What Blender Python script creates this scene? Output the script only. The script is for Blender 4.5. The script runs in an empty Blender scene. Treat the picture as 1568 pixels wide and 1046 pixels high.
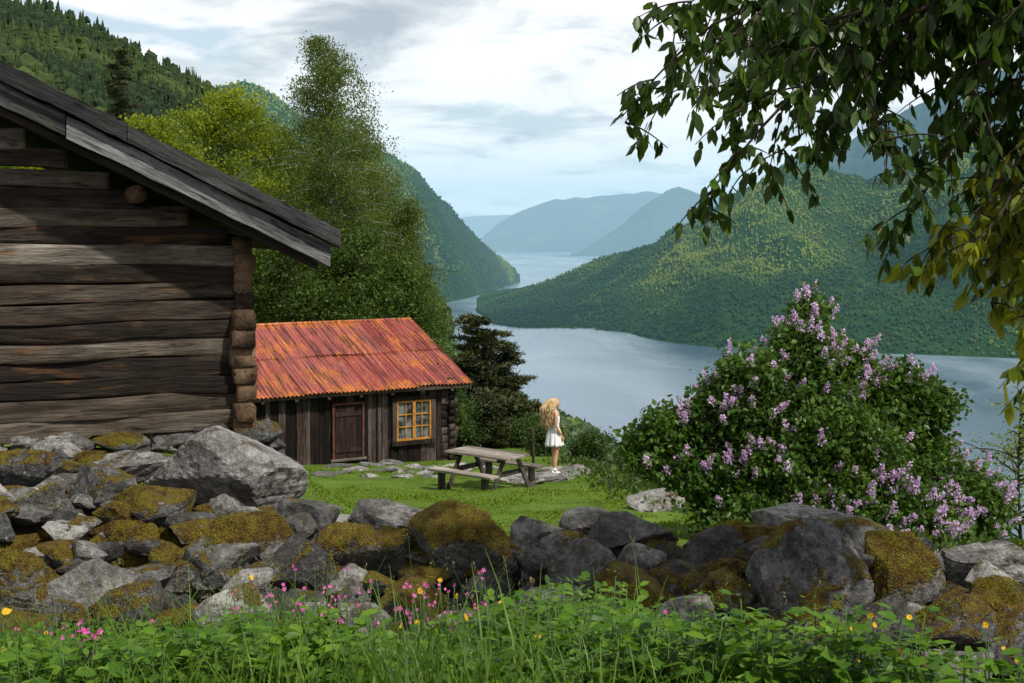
import bpy, math, numpy as np
from mathutils import Vector
R = np.random.RandomState(7)
D = bpy.data
scene = bpy.context.scene

# ------------------------------------------------------------------ helpers
class B:
    def __init__(s): s.v=[]; s.f=[]; s.n=0
    def add(s, v, f, m=0, smooth=True):
        v=np.asarray(v,float).reshape(-1,3)
        if not isinstance(f,(list,tuple)): f=[f]
        for a in f:
            a=np.asarray(a,int)
            if a.size: s.f.append((a+s.n,m,smooth))
        s.v.append(v); s.n+=len(v)
    def build(s, name, mats, parent=None, loc=(0,0,0), rotz=0):
        me=D.meshes.new(name)
        V=np.concatenate(s.v)
        loops=np.concatenate([a.ravel() for a,_,_ in s.f])
        tot=np.concatenate([np.full(len(a),a.shape[1]) for a,_,_ in s.f])
        mi=np.concatenate([np.full(len(a),m) for a,m,_ in s.f])
        sm=np.concatenate([np.full(len(a),q) for a,_,q in s.f])
        st=np.concatenate([[0],np.cumsum(tot)[:-1]])
        me.vertices.add(len(V)); me.vertices.foreach_set("co",V.ravel())
        me.loops.add(len(loops)); me.loops.foreach_set("vertex_index",loops.astype(np.int32))
        me.polygons.add(len(tot)); me.polygons.foreach_set("loop_start",st.astype(np.int32))
        me.update(calc_edges=True)
        me.polygons.foreach_set("material_index",mi.astype(np.int32))
        me.polygons.foreach_set("use_smooth",sm.astype(bool))
        for m in mats: me.materials.append(m)
        me.validate()
        o=D.objects.new(name,me); scene.collection.objects.link(o)
        o.location=loc; o.rotation_euler=(0,0,rotz)
        if parent: o.parent=parent
        return o
def empty(name,loc,rotz=0):
    o=D.objects.new(name,None); scene.collection.objects.link(o); o.location=loc; o.rotation_euler=(0,0,rotz); return o
def unit(v): return v/np.maximum(np.linalg.norm(v,axis=-1,keepdims=True),1e-9)
def sn(P,scale,seed,octs=3):
    r=np.random.RandomState(seed); P=np.asarray(P,float); out=np.zeros(P.shape[:-1]); amp=1.
    for o in range(octs):
        for i in range(5):
            k=r.normal(size=P.shape[-1])*scale*2**o
            out+=amp*np.sin(P@k+r.uniform(0,6.28))/2.2
        amp*=.5
    return out
def sstep(a,b,x):
    t=np.clip((np.asarray(x,float)-a)/(b-a),0,1); return t*t*(3-2*t)
def box(c,s,jit=0,rng=R):
    v=np.array([[x,y,z] for x in(-.5,.5) for y in(-.5,.5) for z in(-.5,.5)])*np.array(s)+np.array(c)
    if jit: v=v+rng.uniform(-jit,jit,v.shape)
    return v,np.array([[0,1,3,2],[4,6,7,5],[0,4,5,1],[2,3,7,6],[0,2,6,4],[1,5,7,3]])
def loft(rings,caps=True):
    rings=np.asarray(rings); S,K,_=rings.shape
    i=np.arange(S-1)[:,None]; k=np.arange(K)[None,:]; k2=(k+1)%K
    q=np.stack([i*K+k,i*K+k2,(i+1)*K+k2,(i+1)*K+k],-1).reshape(-1,4)
    f=[q]
    if caps: f+= [np.arange(K)[::-1][None,:],(np.arange(K)+(S-1)*K)[None,:]]
    return rings.reshape(-1,3),f
def tube(pts,rad,sides=6):
    pts=np.asarray(pts,float); rad=np.broadcast_to(rad,(len(pts),))
    t=unit(np.gradient(pts,axis=0)); m=t.mean(0)
    ref=np.array([1,0,0]) if abs(m[0])<abs(m[2])+.2 else np.array([0,0,1.])
    a=unit(np.cross(t,ref)); b=np.cross(t,a)
    th=np.linspace(0,2*np.pi,sides,endpoint=False)
    rings=pts[:,None]+rad[:,None,None]*(a[:,None]*np.cos(th)[None,:,None]+b[:,None]*np.sin(th)[None,:,None])
    return loft(rings)
def bez(p,n):
    p=np.asarray(p,float); d=np.r_[0,np.cumsum(np.linalg.norm(np.diff(p,axis=0),axis=1))]; t=np.linspace(0,d[-1],n)
    q=np.stack([np.interp(t,d,p[:,i]) for i in range(3)],1)
    for _ in range(2):
        if n>4: q[1:-1]=(q[:-2]+2*q[1:-1]+q[2:])/4
    return q
LEAF4=(np.array([[0,0,0],[.45,.5,.12],[1,0,0],[.45,-.5,.12]]),np.array([[0,2,1],[0,3,2]]))
LEAF8T=np.array([[0,1,4],[1,5,4],[1,2,5],[2,3,5],[0,6,1],[1,6,7],[1,7,2],[2,7,3]])
LEAF8=(np.array([[0,0,0],[.3,0,-.05],[.68,0,-.08],[1,0,-.2],[.22,.38,.07],[.6,.45,.03],[.22,-.38,.07],[.6,-.45,.03]]),LEAF8T)
def scatter(b,tpl,pos,dirs,L,W,m=0,rng=R,upref=None,smooth=False):
    tv,tf=tpl; N=len(pos)
    if N==0: return
    d=unit(np.asarray(dirs,float)); r=rng.normal(size=(N,3)) if upref is None else unit(np.asarray(upref)+rng.normal(size=(N,3))*.35)
    s=unit(np.cross(r,d)); u=np.cross(d,s)
    L=np.broadcast_to(L,(N,)); W=np.broadcast_to(W,(N,))
    v=pos[:,None]+d[:,None]*(tv[None,:,0:1]*L[:,None,None])+s[:,None]*(tv[None,:,1:2]*W[:,None,None])+u[:,None]*(tv[None,:,2:3]*W[:,None,None])
    f=(tf[None]+(np.arange(N)*len(tv))[:,None,None]).reshape(-1,tf.shape[1])
    b.add(v.reshape(-1,3),f,m,smooth)
# survey: bearing & elevation in thousandths of the distance measured along +Y
def sv(u,v,d): return np.array([u*d/1000.,d,v*d/1000.])

# ------------------------------------------------------------------ material helpers
def nd(nt,t,ins={},**pr):
    n=nt.nodes.new(t)
    for k,v in pr.items(): setattr(n,k,v)
    for k,v in ins.items():
        s=n.inputs[k]
        if isinstance(v,bpy.types.NodeSocket): nt.links.new(v,s)
        else: s.default_value=v
    return n
def ramp(nt,fac,stops):
    n=nt.nodes.new('ShaderNodeValToRGB'); nt.links.new(fac,n.inputs[0]); cr=n.color_ramp
    while len(cr.elements)<len(stops): cr.elements.new(.5)
    for e,(p,c) in zip(cr.elements,stops):
        e.position=p; e.color=(*c,1) if len(c)==3 else c
    return n.outputs[0]
def g(x): return (x,x,x)
def mixc(nt,f,a,b,bt='MIX'):
    n=nt.nodes.new('ShaderNodeMix'); n.data_type='RGBA'; n.blend_type=bt
    for s,v in ((n.inputs[0],f),(n.inputs[6],a),(n.inputs[7],b)):
        if isinstance(v,bpy.types.NodeSocket): nt.links.new(v,s)
        else: s.default_value=v if isinstance(v,(int,float)) else (*v,1)
    return n.outputs[2]
def mth(nt,op,a,b=0.):
    n=nt.nodes.new('ShaderNodeMath'); n.operation=op
    for s,v in ((n.inputs[0],a),(n.inputs[1],b)):
        if isinstance(v,bpy.types.NodeSocket): nt.links.new(v,s)
        else: s.default_value=v
    return n.outputs[0]
def noise(nt,vec,scale,det=4,rough=.55,dist=0):
    ins={'Scale':scale,'Detail':det,'Roughness':rough,'Distortion':dist}
    if vec is not None: ins['Vector']=vec
    return nd(nt,'ShaderNodeTexNoise',ins).outputs[0]
def newmat(name,rough=.8,spec=.3):
    m=D.materials.new(name); m.use_nodes=True; nt=m.node_tree; b=nt.nodes['Principled BSDF']
    b.inputs['Roughness'].default_value=rough; b.inputs['Specular IOR Level'].default_value=spec
    return m,nt,b
def lk(nt,a,b): nt.links.new(a,b)
def bump(nt,b,h,strength,dist):
    n=nd(nt,'ShaderNodeBump',{'Strength':strength,'Distance':dist,'Height':h}); lk(nt,n.outputs[0],b.inputs['Normal'])
def mapping(nt,vec,sc): return nd(nt,'ShaderNodeMapping',{'Vector':vec,'Scale':sc}).outputs[0]
def plain(name,col,rough=.7,spec=.3,var=.15,scale=20):
    m,nt,b=newmat(name,rough,spec); tc=nd(nt,'ShaderNodeTexCoord')
    n=noise(nt,tc.outputs['Object'],scale)
    c=ramp(nt,n,[(.3,tuple(x*(1-var) for x in col)),(.7,tuple(min(1,x*(1+var)) for x in col))]); lk(nt,c,b.inputs['Base Color']); return m
def leafmat(name,c1,c2,c3,trans=.35,clump=1.0,rough=.5,wi=.55,wn=1.0,zt=0.):
    m,nt,b=newmat(name,rough,.3); geo=nd(nt,'ShaderNodeNewGeometry')
    n=noise(nt,geo.outputs['Position'],clump,3)
    f=mth(nt,'ADD',mth(nt,'MULTIPLY',geo.outputs['Random Per Island'],wi),mth(nt,'ADD',mth(nt,'MULTIPLY',mth(nt,'SUBTRACT',n,.5),wn),.22+.5*(.55-wi)))
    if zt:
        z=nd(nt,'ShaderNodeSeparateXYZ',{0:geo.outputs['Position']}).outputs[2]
        f=mth(nt,'ADD',f,mth(nt,'MULTIPLY',mth(nt,'ADD',z,140.),zt))  # lighter with height: sunlit ridge over cloud-shadowed foot, put into the colour
    c=ramp(nt,f,[(.15,c1),(.5,c2),(.9,c3)]); lk(nt,c,b.inputs['Base Color'])
    if trans<=0: return m
    tr=nd(nt,'ShaderNodeBsdfTranslucent',{'Color':mixc(nt,.5,c,(c3[0]*1.6,c3[1]*1.6,c3[2]))})
    mx=nd(nt,'ShaderNodeMixShader',{0:trans,1:b.outputs[0],2:tr.outputs[0]})
    lk(nt,mx.outputs[0],nt.nodes['Material Output'].inputs[0]); return m
def barkmat(name,c1,c2,sc=(8,8,1.5)):
    m,nt,b=newmat(name,.9,.2); tc=nd(nt,'ShaderNodeTexCoord'); n=noise(nt,mapping(nt,tc.outputs['Object'],sc),3,5)
    lk(nt,ramp(nt,n,[(.35,c1),(.65,c2)]),b.inputs['Base Color']); bump(nt,b,n,.5,.02); return m
def woodmat(name,stops,axis=0,grain=40,patch=None,bs=.6,roty=0.,al=1.2,crk=.15,rndw=.34):
    m,nt,b=newmat(name,.8,.2); tc=nd(nt,'ShaderNodeTexCoord'); geo=nd(nt,'ShaderNodeNewGeometry')
    sc=[grain]*3; sc[axis]=al
    rnd=geo.outputs['Random Per Island']
    off=nd(nt,'ShaderNodeCombineXYZ',{0:mth(nt,'MULTIPLY',rnd,37.),1:mth(nt,'MULTIPLY',rnd,11.),2:mth(nt,'MULTIPLY',rnd,23.)}).outputs[0]
    oc=tc.outputs['Object']
    if roty: oc=nd(nt,'ShaderNodeMapping',{'Vector':oc,'Rotation':(0,roty,0)}).outputs[0]
    vec=nd(nt,'ShaderNodeVectorMath',{0:oc,1:off},operation='ADD').outputs[0]
    gr=noise(nt,mapping(nt,vec,sc),1,6,.65,.6)
    sc2=[5.]*3; sc2[axis]=.9
    big=noise(nt,mapping(nt,vec,sc2),1,5,.65,.4)
    sc3=[grain*2.2]*3; sc3[axis]=4.
    fine=noise(nt,mapping(nt,vec,sc3),1,3)
    f=mth(nt,'ADD',mth(nt,'ADD',mth(nt,'MULTIPLY',gr,.35),mth(nt,'MULTIPLY',big,.65)),mth(nt,'MULTIPLY',mth(nt,'SUBTRACT',rnd,.5),rndw))
    c=ramp(nt,f,stops)
    crack=ramp(nt,gr,[(.33,g(crk)),(.42,g(1))])
    c=mixc(nt,1.,c,crack,'MULTIPLY')
    c=mixc(nt,.45,c,ramp(nt,fine,[(.3,g(.4)),(.7,g(1.))]),'MULTIPLY')
    c=mixc(nt,.5,c,ramp(nt,noise(nt,oc,2.3,5,.7),[(.35,g(.35)),(.6,g(1.))]),'MULTIPLY')
    if patch:
        pn=noise(nt,mapping(nt,vec,sc2),1.7,4); c=mixc(nt,ramp(nt,pn,[(.58,g(0)),(.72,g(.6))]),c,patch)
    lk(nt,c,b.inputs['Base Color'])
    bump(nt,b,mth(nt,'ADD',gr,mth(nt,'MULTIPLY',fine,.4)),bs,.02); return m

# ------------------------------------------------------------------ materials
M={}
def rockmat(name,moss_amt,lo=.055,hi=.33,warm=(1,.98,.94)):
    m,nt,b=newmat(name,.85,.3); geo=nd(nt,'ShaderNodeNewGeometry'); P=geo.outputs['Position']; rnd=geo.outputs['Random Per Island']
    n1=noise(nt,P,3.2,6,.65,.6); n2=noise(nt,P,26,5,.7); n3=noise(nt,P,90,3,.7)
    f=mth(nt,'ADD',mth(nt,'ADD',mth(nt,'MULTIPLY',n1,.55),mth(nt,'MULTIPLY',n2,.45)),mth(nt,'MULTIPLY',mth(nt,'SUBTRACT',rnd,.5),.18))
    c=ramp(nt,f,[(.39,tuple(lo*w for w in warm)),(.5,tuple((lo+hi)*.4*w for w in warm)),(.61,tuple(hi*w for w in warm))])
    c=mixc(nt,.6,c,ramp(nt,n3,[(.35,g(.35)),(.65,g(1.))]),'MULTIPLY')
    vo=nd(nt,'ShaderNodeTexVoronoi',{'Vector':P,'Scale':17.}).outputs['Distance']
    lf=mth(nt,'MULTIPLY',ramp(nt,vo,[(.10,g(1)),(.22,g(0))]),ramp(nt,noise(nt,P,5,3),[(.52,g(0)),(.6,g(.75))]))
    c=mixc(nt,lf,c,(.42,.43,.37))
    c=mixc(nt,ramp(nt,noise(nt,P,8,5,.7),[(.52,g(0)),(.66,g(.85))]),c,(.03,.027,.023))
    c=mixc(nt,ramp(nt,noise(nt,P,4,5,.7),[(.55,g(0)),(.68,g(.4))]),c,(.12,.075,.035))
    nz=nd(nt,'ShaderNodeSeparateXYZ',{0:geo.outputs['Normal']}).outputs[2]
    mf=mth(nt,'ADD',mth(nt,'MULTIPLY',nz,.22),mth(nt,'ADD',mth(nt,'MULTIPLY',noise(nt,P,2.6,3),1.0),mth(nt,'MULTIPLY',noise(nt,P,20,4),.42)))
    mf=mth(nt,'ADD',mf,moss_amt-.05)
    mf=mth(nt,'ADD',mf,mth(nt,'MULTIPLY',mth(nt,'SUBTRACT',rnd,.5),.3))
    mfac=ramp(nt,mf,[(.86,g(0)),(.92,g(1))])
    mossc=ramp(nt,noise(nt,P,11,5,.7),[(.3,(.04,.024,.005)),(.42,(.15,.088,.010)),(.55,(.25,.18,.015)),(.68,(.22,.24,.020))])
    mossc=mixc(nt,.75,mossc,ramp(nt,noise(nt,P,110,2),[(.35,g(.15)),(.65,g(1.))]),'MULTIPLY')
    c=mixc(nt,mfac,c,mossc); lk(nt,c,b.inputs['Base Color'])
    h=mth(nt,'ADD',mth(nt,'MULTIPLY',n2,.9),mth(nt,'ADD',mth(nt,'MULTIPLY',n1,1.5),mth(nt,'MULTIPLY',n3,.4)))
    h=mth(nt,'ADD',h,mth(nt,'MULTIPLY',mfac,mth(nt,'ADD',.5,noise(nt,P,90,2))))
    bump(nt,b,h,1.,.04); return m
M['rock']=rockmat('stone_mossy',.17)
M['rock_clean']=rockmat('stone_weathered',-.18,.11,.52,(1,.97,.92))
M['rock_dark']=rockmat('stone_dark',.0,.03,.26,(.98,.98,.98))

def groundmat():
    m,nt,b=newmat('ground_mat',.95,.1); geo=nd(nt,'ShaderNodeNewGeometry'); P=geo.outputs['Position']
    a=noise(nt,P,.9,5,.6); c2=noise(nt,P,14,4,.7); 
    c=ramp(nt,mth(nt,'ADD',mth(nt,'MULTIPLY',a,.6),mth(nt,'MULTIPLY',c2,.4)),[(.32,(.045,.075,.012)),(.5,(.085,.15,.018)),(.66,(.13,.20,.03))])
    y=nd(nt,'ShaderNodeSeparateXYZ',{0:P}).outputs[1]
    soil=ramp(nt,noise(nt,P,22,5,.7),[(.3,(.010,.009,.006)),(.7,(.05,.038,.022))])
    near=nd(nt,'ShaderNodeMapRange',{0:y,1:10.2,2:13.,3:1.,4:0.}).outputs[0]
    c=mixc(nt,near,c,soil)
    bare=ramp(nt,noise(nt,P,1.6,5,.65),[(.60,g(0)),(.68,g(.75))])
    c=mixc(nt,bare,c,(.11,.085,.055))
    far=nd(nt,'ShaderNodeMapRange',{0:y,1:36.,2:60.,3:0.,4:1.}).outputs[0]
    c=mixc(nt,far,c,(.03,.05,.015))
    lk(nt,c,b.inputs['Base Color']); bump(nt,b,c2,.7,.05); return m
M['ground']=groundmat()
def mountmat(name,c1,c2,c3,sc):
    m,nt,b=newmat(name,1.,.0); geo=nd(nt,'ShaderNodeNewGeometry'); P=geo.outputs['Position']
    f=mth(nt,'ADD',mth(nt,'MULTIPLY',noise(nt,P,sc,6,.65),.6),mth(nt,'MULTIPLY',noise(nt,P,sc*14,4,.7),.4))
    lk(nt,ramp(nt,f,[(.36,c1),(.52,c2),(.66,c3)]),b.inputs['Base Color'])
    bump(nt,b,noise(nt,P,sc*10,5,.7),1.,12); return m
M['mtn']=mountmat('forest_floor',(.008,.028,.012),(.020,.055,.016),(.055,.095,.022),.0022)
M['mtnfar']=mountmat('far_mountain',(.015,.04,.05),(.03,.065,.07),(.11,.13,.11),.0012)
M['forest']=leafmat('forest_crowns',(.005,.022,.011),(.018,.056,.015),(.15,.20,.022),0,.0014,.9,.18,2.4,.0011)  # height term paints cloud shade low and sun high into the crowns
M['forest_n']=leafmat('hillside_crowns',(.007,.018,.009),(.020,.042,.012),(.07,.10,.02),0,.006,.9,.3,1.4)
M['slopeleaf']=leafmat('slope_leaves',(.012,.03,.008),(.04,.08,.014),(.11,.17,.02),.3,.4)
M['slopecrown']=leafmat('slope_crowns',(.010,.026,.009),(.032,.07,.014),(.10,.16,.02),0,.03)
M['birch']=leafmat('birch_leaves',(.04,.065,.012),(.085,.13,.020),(.16,.22,.03),.42,.5)
M['maple']=leafmat('maple_leaves',(.07,.10,.008),(.17,.23,.012),(.30,.36,.02),.42,.5)
M['green']=leafmat('dense_leaves',(.014,.034,.007),(.042,.085,.012),(.12,.18,.018),.35,.6)
M['needle']=leafmat('needles',(.012,.020,.008),(.035,.048,.012),(.10,.10,.024),0,.8)
M['canopy']=leafmat('canopy_leaves',(.014,.034,.007),(.036,.075,.010),(.09,.16,.014),.35,1.5,.38)
M['canopyY']=leafmat('yellow_leaves',(.06,.10,.008),(.15,.20,.012),(.34,.31,.02),.45,1.5,.38)  # yellow-green leaf colour for the lower right branches
M['lilacleaf']=leafmat('lilac_leaves',(.02,.05,.010),(.055,.12,.018),(.11,.19,.026),.32,2.,.4)
M['lilacfl']=leafmat('lilac_blossom',(.40,.22,.52),(.62,.42,.72),(.82,.68,.88),.3,3.,.6)
M['weed']=leafmat('weed_leaves',(.03,.085,.010),(.075,.17,.014),(.16,.29,.022),.40,2.5,.45)
M['grass']=leafmat('grass_blades',(.03,.08,.010),(.075,.16,.014),(.15,.24,.025),.38,1.5,.5)
M['lawn']=leafmat('lawn_blades',(.06,.11,.008),(.12,.20,.012),(.20,.27,.025),.3,1.2,.6)
M['litter']=leafmat('leaf_litter',(.05,.025,.012),(.14,.07,.03),(.30,.18,.09),.15,6.,.8)
M['pink']=leafmat('campion_petals',(.55,.06,.32),(.68,.12,.42),(.75,.25,.55),.3,6.,.5)
M['yellow']=leafmat('buttercup_petals',(.7,.42,.02),(.8,.5,.02),(.85,.6,.05),.3,6.,.5)
M['seed']=leafmat('grass_seed',(.10,.12,.04),(.18,.18,.07),(.26,.24,.10),.3,6.,.6)
M['mossf']=leafmat('moss_tufts',(.06,.045,.006),(.17,.14,.012),(.25,.24,.02),.2,5.,.8)
M['bark']=barkmat('bark',(.02,.015,.01),(.08,.06,.045))
M['birchbark']=barkmat('birch_bark',(.06,.055,.05),(.42,.40,.37),(3,3,9))
M['stem']=plain('stem',(.06,.12,.03))
M['log']=woodmat('old_log_wood',[(.32,(.020,.014,.011)),(.44,(.058,.043,.032)),(.54,(.11,.088,.068)),(.64,(.195,.168,.135)),(.76,(.40,.375,.33))],0,26,(.18,.085,.03),1.,0.,2.6,.2,.38)
M['logend']=woodmat('log_end_wood',[(.25,(.03,.019,.012)),(.5,(.11,.068,.04)),(.75,(.27,.18,.11))],1,26,(.24,.09,.03),.8)
M['roofwood']=woodmat('grey_board',[(.32,(.012,.012,.013)),(.48,(.038,.038,.040)),(.60,(.085,.085,.088)),(.70,(.26,.26,.265))],0,26,(.07,.075,.03),1.,-math.atan(.488),2.2,.1,.4)
M['soffit']=woodmat('soffit_board',[(.28,(.02,.015,.012)),(.5,(.055,.042,.032)),(.75,(.13,.10,.075))],0,30,None,.6,-math.atan(.488))
M['plankV']=woodmat('dark_plank',[(.32,(.006,.004,.0035)),(.48,(.017,.010,.008)),(.6,(.040,.025,.020)),(.76,(.13,.10,.09))],2,26,(.045,.036,.034),.8,0.,2.,.1,.5)
M['door']=woodmat('door_plank',[(.28,(.009,.005,.004)),(.5,(.024,.012,.010)),(.75,(.07,.038,.033))],2,26)
M['table']=woodmat('table_wood',[(.28,(.12,.10,.085)),(.5,(.26,.22,.18)),(.7,(.45,.40,.35))],0,26)
M['tabledark']=woodmat('table_leg_wood',[(.28,(.04,.035,.03)),(.5,(.085,.072,.065)),(.75,(.16,.14,.125))],2,26)
M['ochre']=plain('ochre_frame',(.42,.19,.035),.6,.3,.35,8)
M['redframe']=plain('reddish_frame',(.11,.035,.025),.7,.3,.4,8)
M['metal']=plain('galvanised',(.25,.26,.27),.5,.5)
def glassm():
    m,nt,b=newmat('window_glass',.06,.8); tc=nd(nt,'ShaderNodeTexCoord')
    lk(nt,ramp(nt,noise(nt,tc.outputs['Object'],3,3),[(.4,(.02,.025,.03)),(.6,(.16,.18,.2))]),b.inputs['Base Color'])
    b.inputs['Coat Weight'].default_value=.6; return m
M['glass']=glassm()
def roofm():
    m,nt,b=newmat('rusty_red_tin',.5,.4); tc=nd(nt,'ShaderNodeTexCoord'); O=tc.outputs['Object']; geo=nd(nt,'ShaderNodeNewGeometry')
    st=noise(nt,mapping(nt,O,(14,.5,.5)),1,6,.65,.3); pa=noise(nt,mapping(nt,O,(.9,.6,1)),1.3,6,.7,.3); fi=noise(nt,O,22,5,.75)
    base=ramp(nt,mth(nt,'ADD',mth(nt,'MULTIPLY',st,.6),mth(nt,'MULTIPLY',fi,.4)),[(.36,(.10,.014,.012)),(.48,(.25,.036,.026)),(.6,(.40,.11,.08))])
    base=mixc(nt,mth(nt,'MULTIPLY',geo.outputs['Random Per Island'],.6),base,(.36,.12,.10))
    rust=ramp(nt,fi,[(.35,(.26,.06,.012)),(.6,(.62,.21,.035))])
    # rust gathers along the ridge, the lap joint and the eave
    yy=nd(nt,'ShaderNodeSeparateXYZ',{0:O}).outputs[1]
    edge=mth(nt,'ADD',ramp(nt,mth(nt,'ABSOLUTE',mth(nt,'SUBTRACT',yy,3.3)),[(.0,g(.10)),(.5,g(0))]),ramp(nt,mth(nt,'ABSOLUTE',mth(nt,'ADD',yy,.36)),[(.0,g(.08)),(.45,g(0))]))
    rf=ramp(nt,mth(nt,'ADD',edge,mth(nt,'ADD',mth(nt,'MULTIPLY',pa,.55),mth(nt,'ADD',mth(nt,'MULTIPLY',st,.30),mth(nt,'MULTIPLY',fi,.24)))),[(.565,g(0)),(.625,g(.9))])
    c=mixc(nt,rf,base,rust)
    wf=ramp(nt,mth(nt,'ADD',mth(nt,'MULTIPLY',noise(nt,mapping(nt,O,(6,.5,.6)),2.3,5,.7),.7),mth(nt,'MULTIPLY',fi,.3)),[(.55,g(0)),(.66,g(.55))])
    c=mixc(nt,wf,c,(.50,.33,.27))
    dk=ramp(nt,noise(nt,mapping(nt,O,(9,.6,.6)),1.3,6,.7),[(.40,g(.32)),(.53,g(1))]); c=mixc(nt,1.,c,dk,'MULTIPLY')
    lk(nt,c,b.inputs['Base Color']); return m
M['tin']=roofm()
def waterm():
    m,nt,b=newmat('fjord_water',.16,.5); b.inputs['IOR'].default_value=1.33
    geo=nd(nt,'ShaderNodeNewGeometry'); P=geo.outputs['Position']
    big=noise(nt,mapping(nt,P,(.0022,.0009,1)),1,5,.6,.8)
    lk(nt,ramp(nt,big,[(.35,(.07,.12,.18)),(.5,(.11,.17,.235)),(.65,(.20,.265,.33))]),b.inputs['Base Color'])
    lk(nt,ramp(nt,big,[(.35,g(.12)),(.65,g(.30))]),b.inputs['Roughness'])
    bump(nt,b,mth(nt,'ADD',noise(nt,P,.08,4,.6),mth(nt,'MULTIPLY',noise(nt,P,.4,3),.3)),.35,1.6); return m
M['water']=waterm()

# ------------------------------------------------------------------ ground
BY=[-20,0,4.5,6.5,8,9.5,26,30,34,40,48]; BZ=[.6,-.7,-1.62,-2.26,-2.54,-2.75,-5.24,-5.64,-6.12,-6.8,-8.2]
def ground_h(x,y):
    x=np.asarray(x,float); y=np.asarray(y,float)
    z=np.interp(y,BY,BZ)
    z=z-.62*np.maximum(0,y-48)*sstep(-60,-4,x)
    xe=np.interp(y,[0,9,13,17,20,28,32,60],[9,7.5,4.6,3.2,2.5,2.0,1.6,-1])
    dx=np.maximum(0,x-xe); z=z-.75*dx*dx/(dx+1.0)*sstep(6,13,y)
    z=z+1.0*sstep(-1.5,-3.2,x)*sstep(7.5,11.5,y)*(1-sstep(15,21,y))
    z=z-.44*sstep(.3,1.6,x)*sstep(3.4,5.8,y)*(1-sstep(8.8,10.5,y))
    z=z+.34*np.maximum(0,-x-12)*sstep(14,40,y)
    P=np.stack([x,y],-1)
    z=z+.03*sn(P,1.1,3,3)*sstep(40,20,y*0+np.minimum(y,39))+.8*sn(P,.08,4,2)*sstep(45,90,y)
    return np.maximum(z,-330)
gx=np.unique(np.r_[np.arange(-14,14,.22),-14-np.geomspace(.3,900,50),14+np.geomspace(.3,900,50)])
gy=np.unique(np.r_[np.arange(-4,46,.25),-4-np.geomspace(.3,60,12),46+np.geomspace(.4,700,60)])
X,Y=np.meshgrid(gx,gy,indexing='ij'); Z=ground_h(X,Y)
def gridfaces(a,b):
    i=np.arange(a-1)[:,None]; j=np.arange(b-1)[None]
    return np.stack([i*b+j,(i+1)*b+j,(i+1)*b+j+1,i*b+j+1],-1).reshape(-1,4)
b=B(); b.add(np.stack([X,Y,Z],-1),gridfaces(*X.shape)); b.build('ground',[M['ground']])
b=B(); b.add([[-60000,-3000,-300],[60000,-3000,-300],[60000,60000,-300],[-60000,60000,-300]],np.array([[0,1,2,3]])); b.build('fjord_water',[M['water']])

# ------------------------------------------------------------------ mountains
def mountain(name,foot,ridge,nu,nt,amp,nsc,mat,prof=.85,back=1500,fz=-306,seed=1,footz=None,bdrop=None):
    foot=np.array(foot,float); ridge=np.array(ridge,float)
    us=np.linspace(ridge[0,0],ridge[-1,0],nu)
    yf=np.interp(us,foot[:,0],foot[:,1]); yr=np.interp(us,ridge[:,0],ridge[:,2]); zr=np.interp(us,ridge[:,0],ridge[:,1])*yr/1000
    zf=np.full(nu,fz) if footz is None else np.interp(us,foot[:,0],foot[:,2])
    ts=np.r_[np.linspace(0,1,nt),1+np.linspace(0,1,nt//3)[1:]]
    U,T=np.meshgrid(us,ts,indexing='ij')
    Tf=np.minimum(T,1); Tb=np.maximum(T-1,0)
    Yy=yf[:,None]+(yr-yf)[:,None]*Tf+Tb*back
    Xx=U/1000*Yy
    bd=(zr-zf)*1.05 if bdrop is None else np.full(nu,float(bdrop))
    Zz=zf[:,None]+(zr-zf)[:,None]*Tf**prof-(Tb**1.3)*bd[:,None]
    P=np.stack([Xx,Yy],-1)
    hgt=np.clip((zr-zf)[:,None]/400,0.05,1.6)
    rid=(1-2*np.abs(sn(P*np.array([1,.6]),nsc,seed,3))*.55)
    Zz=Zz+amp*hgt*rid*np.sin(np.pi*np.clip(T,0,1))**.7*(T<1)+amp*.16*hgt*sn(P,nsc*6,seed+1,3)*np.clip(T*3,0,1)
    bb=B(); bb.add(np.stack([Xx,Yy,Zz],-1),gridfaces(*Xx.shape)); bb.build(name,[mat])
    return Xx,Yy,Zz,nt
def hills_pts(gr,n,rng,tpow=1.):
    Xx,Yy,Zz,nt=gr; nu=Xx.shape[0]
    s=rng.uniform(0,nu-1.001,n); t=rng.uniform(0,1,n)**tpow*(nt+1)
    i=s.astype(int); j=t.astype(int); a=s-i; c=t-j
    out=[]
    for A in (Xx,Yy,Zz):
        out.append((A[i,j]*(1-a)*(1-c)+A[i+1,j]*a*(1-c)+A[i,j+1]*(1-a)*c+A[i+1,j+1]*a*c))
    return np.stack(out,1)
th=np.linspace(0,2*np.pi,6,endpoint=False)
cv=[];cf=[]
for k,(z0,z1,r) in enumerate([(.08,.55,.5),(.35,.8,.36),(.6,1.,.22)]):
    o=len(cv)
    for a in th: cv.append([z0,r*math.cos(a+k),r*math.sin(a+k)])
    cv.append([z1,0,0])
    for q in range(6): cf.append([o+q,o+(q+1)%6,o+6])
CON=(np.array(cv),np.array(cf))
import bmesh
def ico(sub):
    bm=bmesh.new(); bmesh.ops.create_icosphere(bm,subdivisions=sub,radius=1); bm.verts.ensure_lookup_table()
    v=np.array([x.co[:] for x in bm.verts]); f=np.array([[w.index for w in p.verts] for p in bm.faces]); bm.free(); return v,f
I2=ico(2); I3=ico(3); I4=ico(4); I5=ico(5)
iv=I2[0].copy(); iv=iv*(1+.22*sn(iv,2.5,5,2))[:,None]; DEC=(np.stack([iv[:,2]*.5+.5,iv[:,0]*.5,iv[:,1]*.5],1),I2[1])
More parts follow.
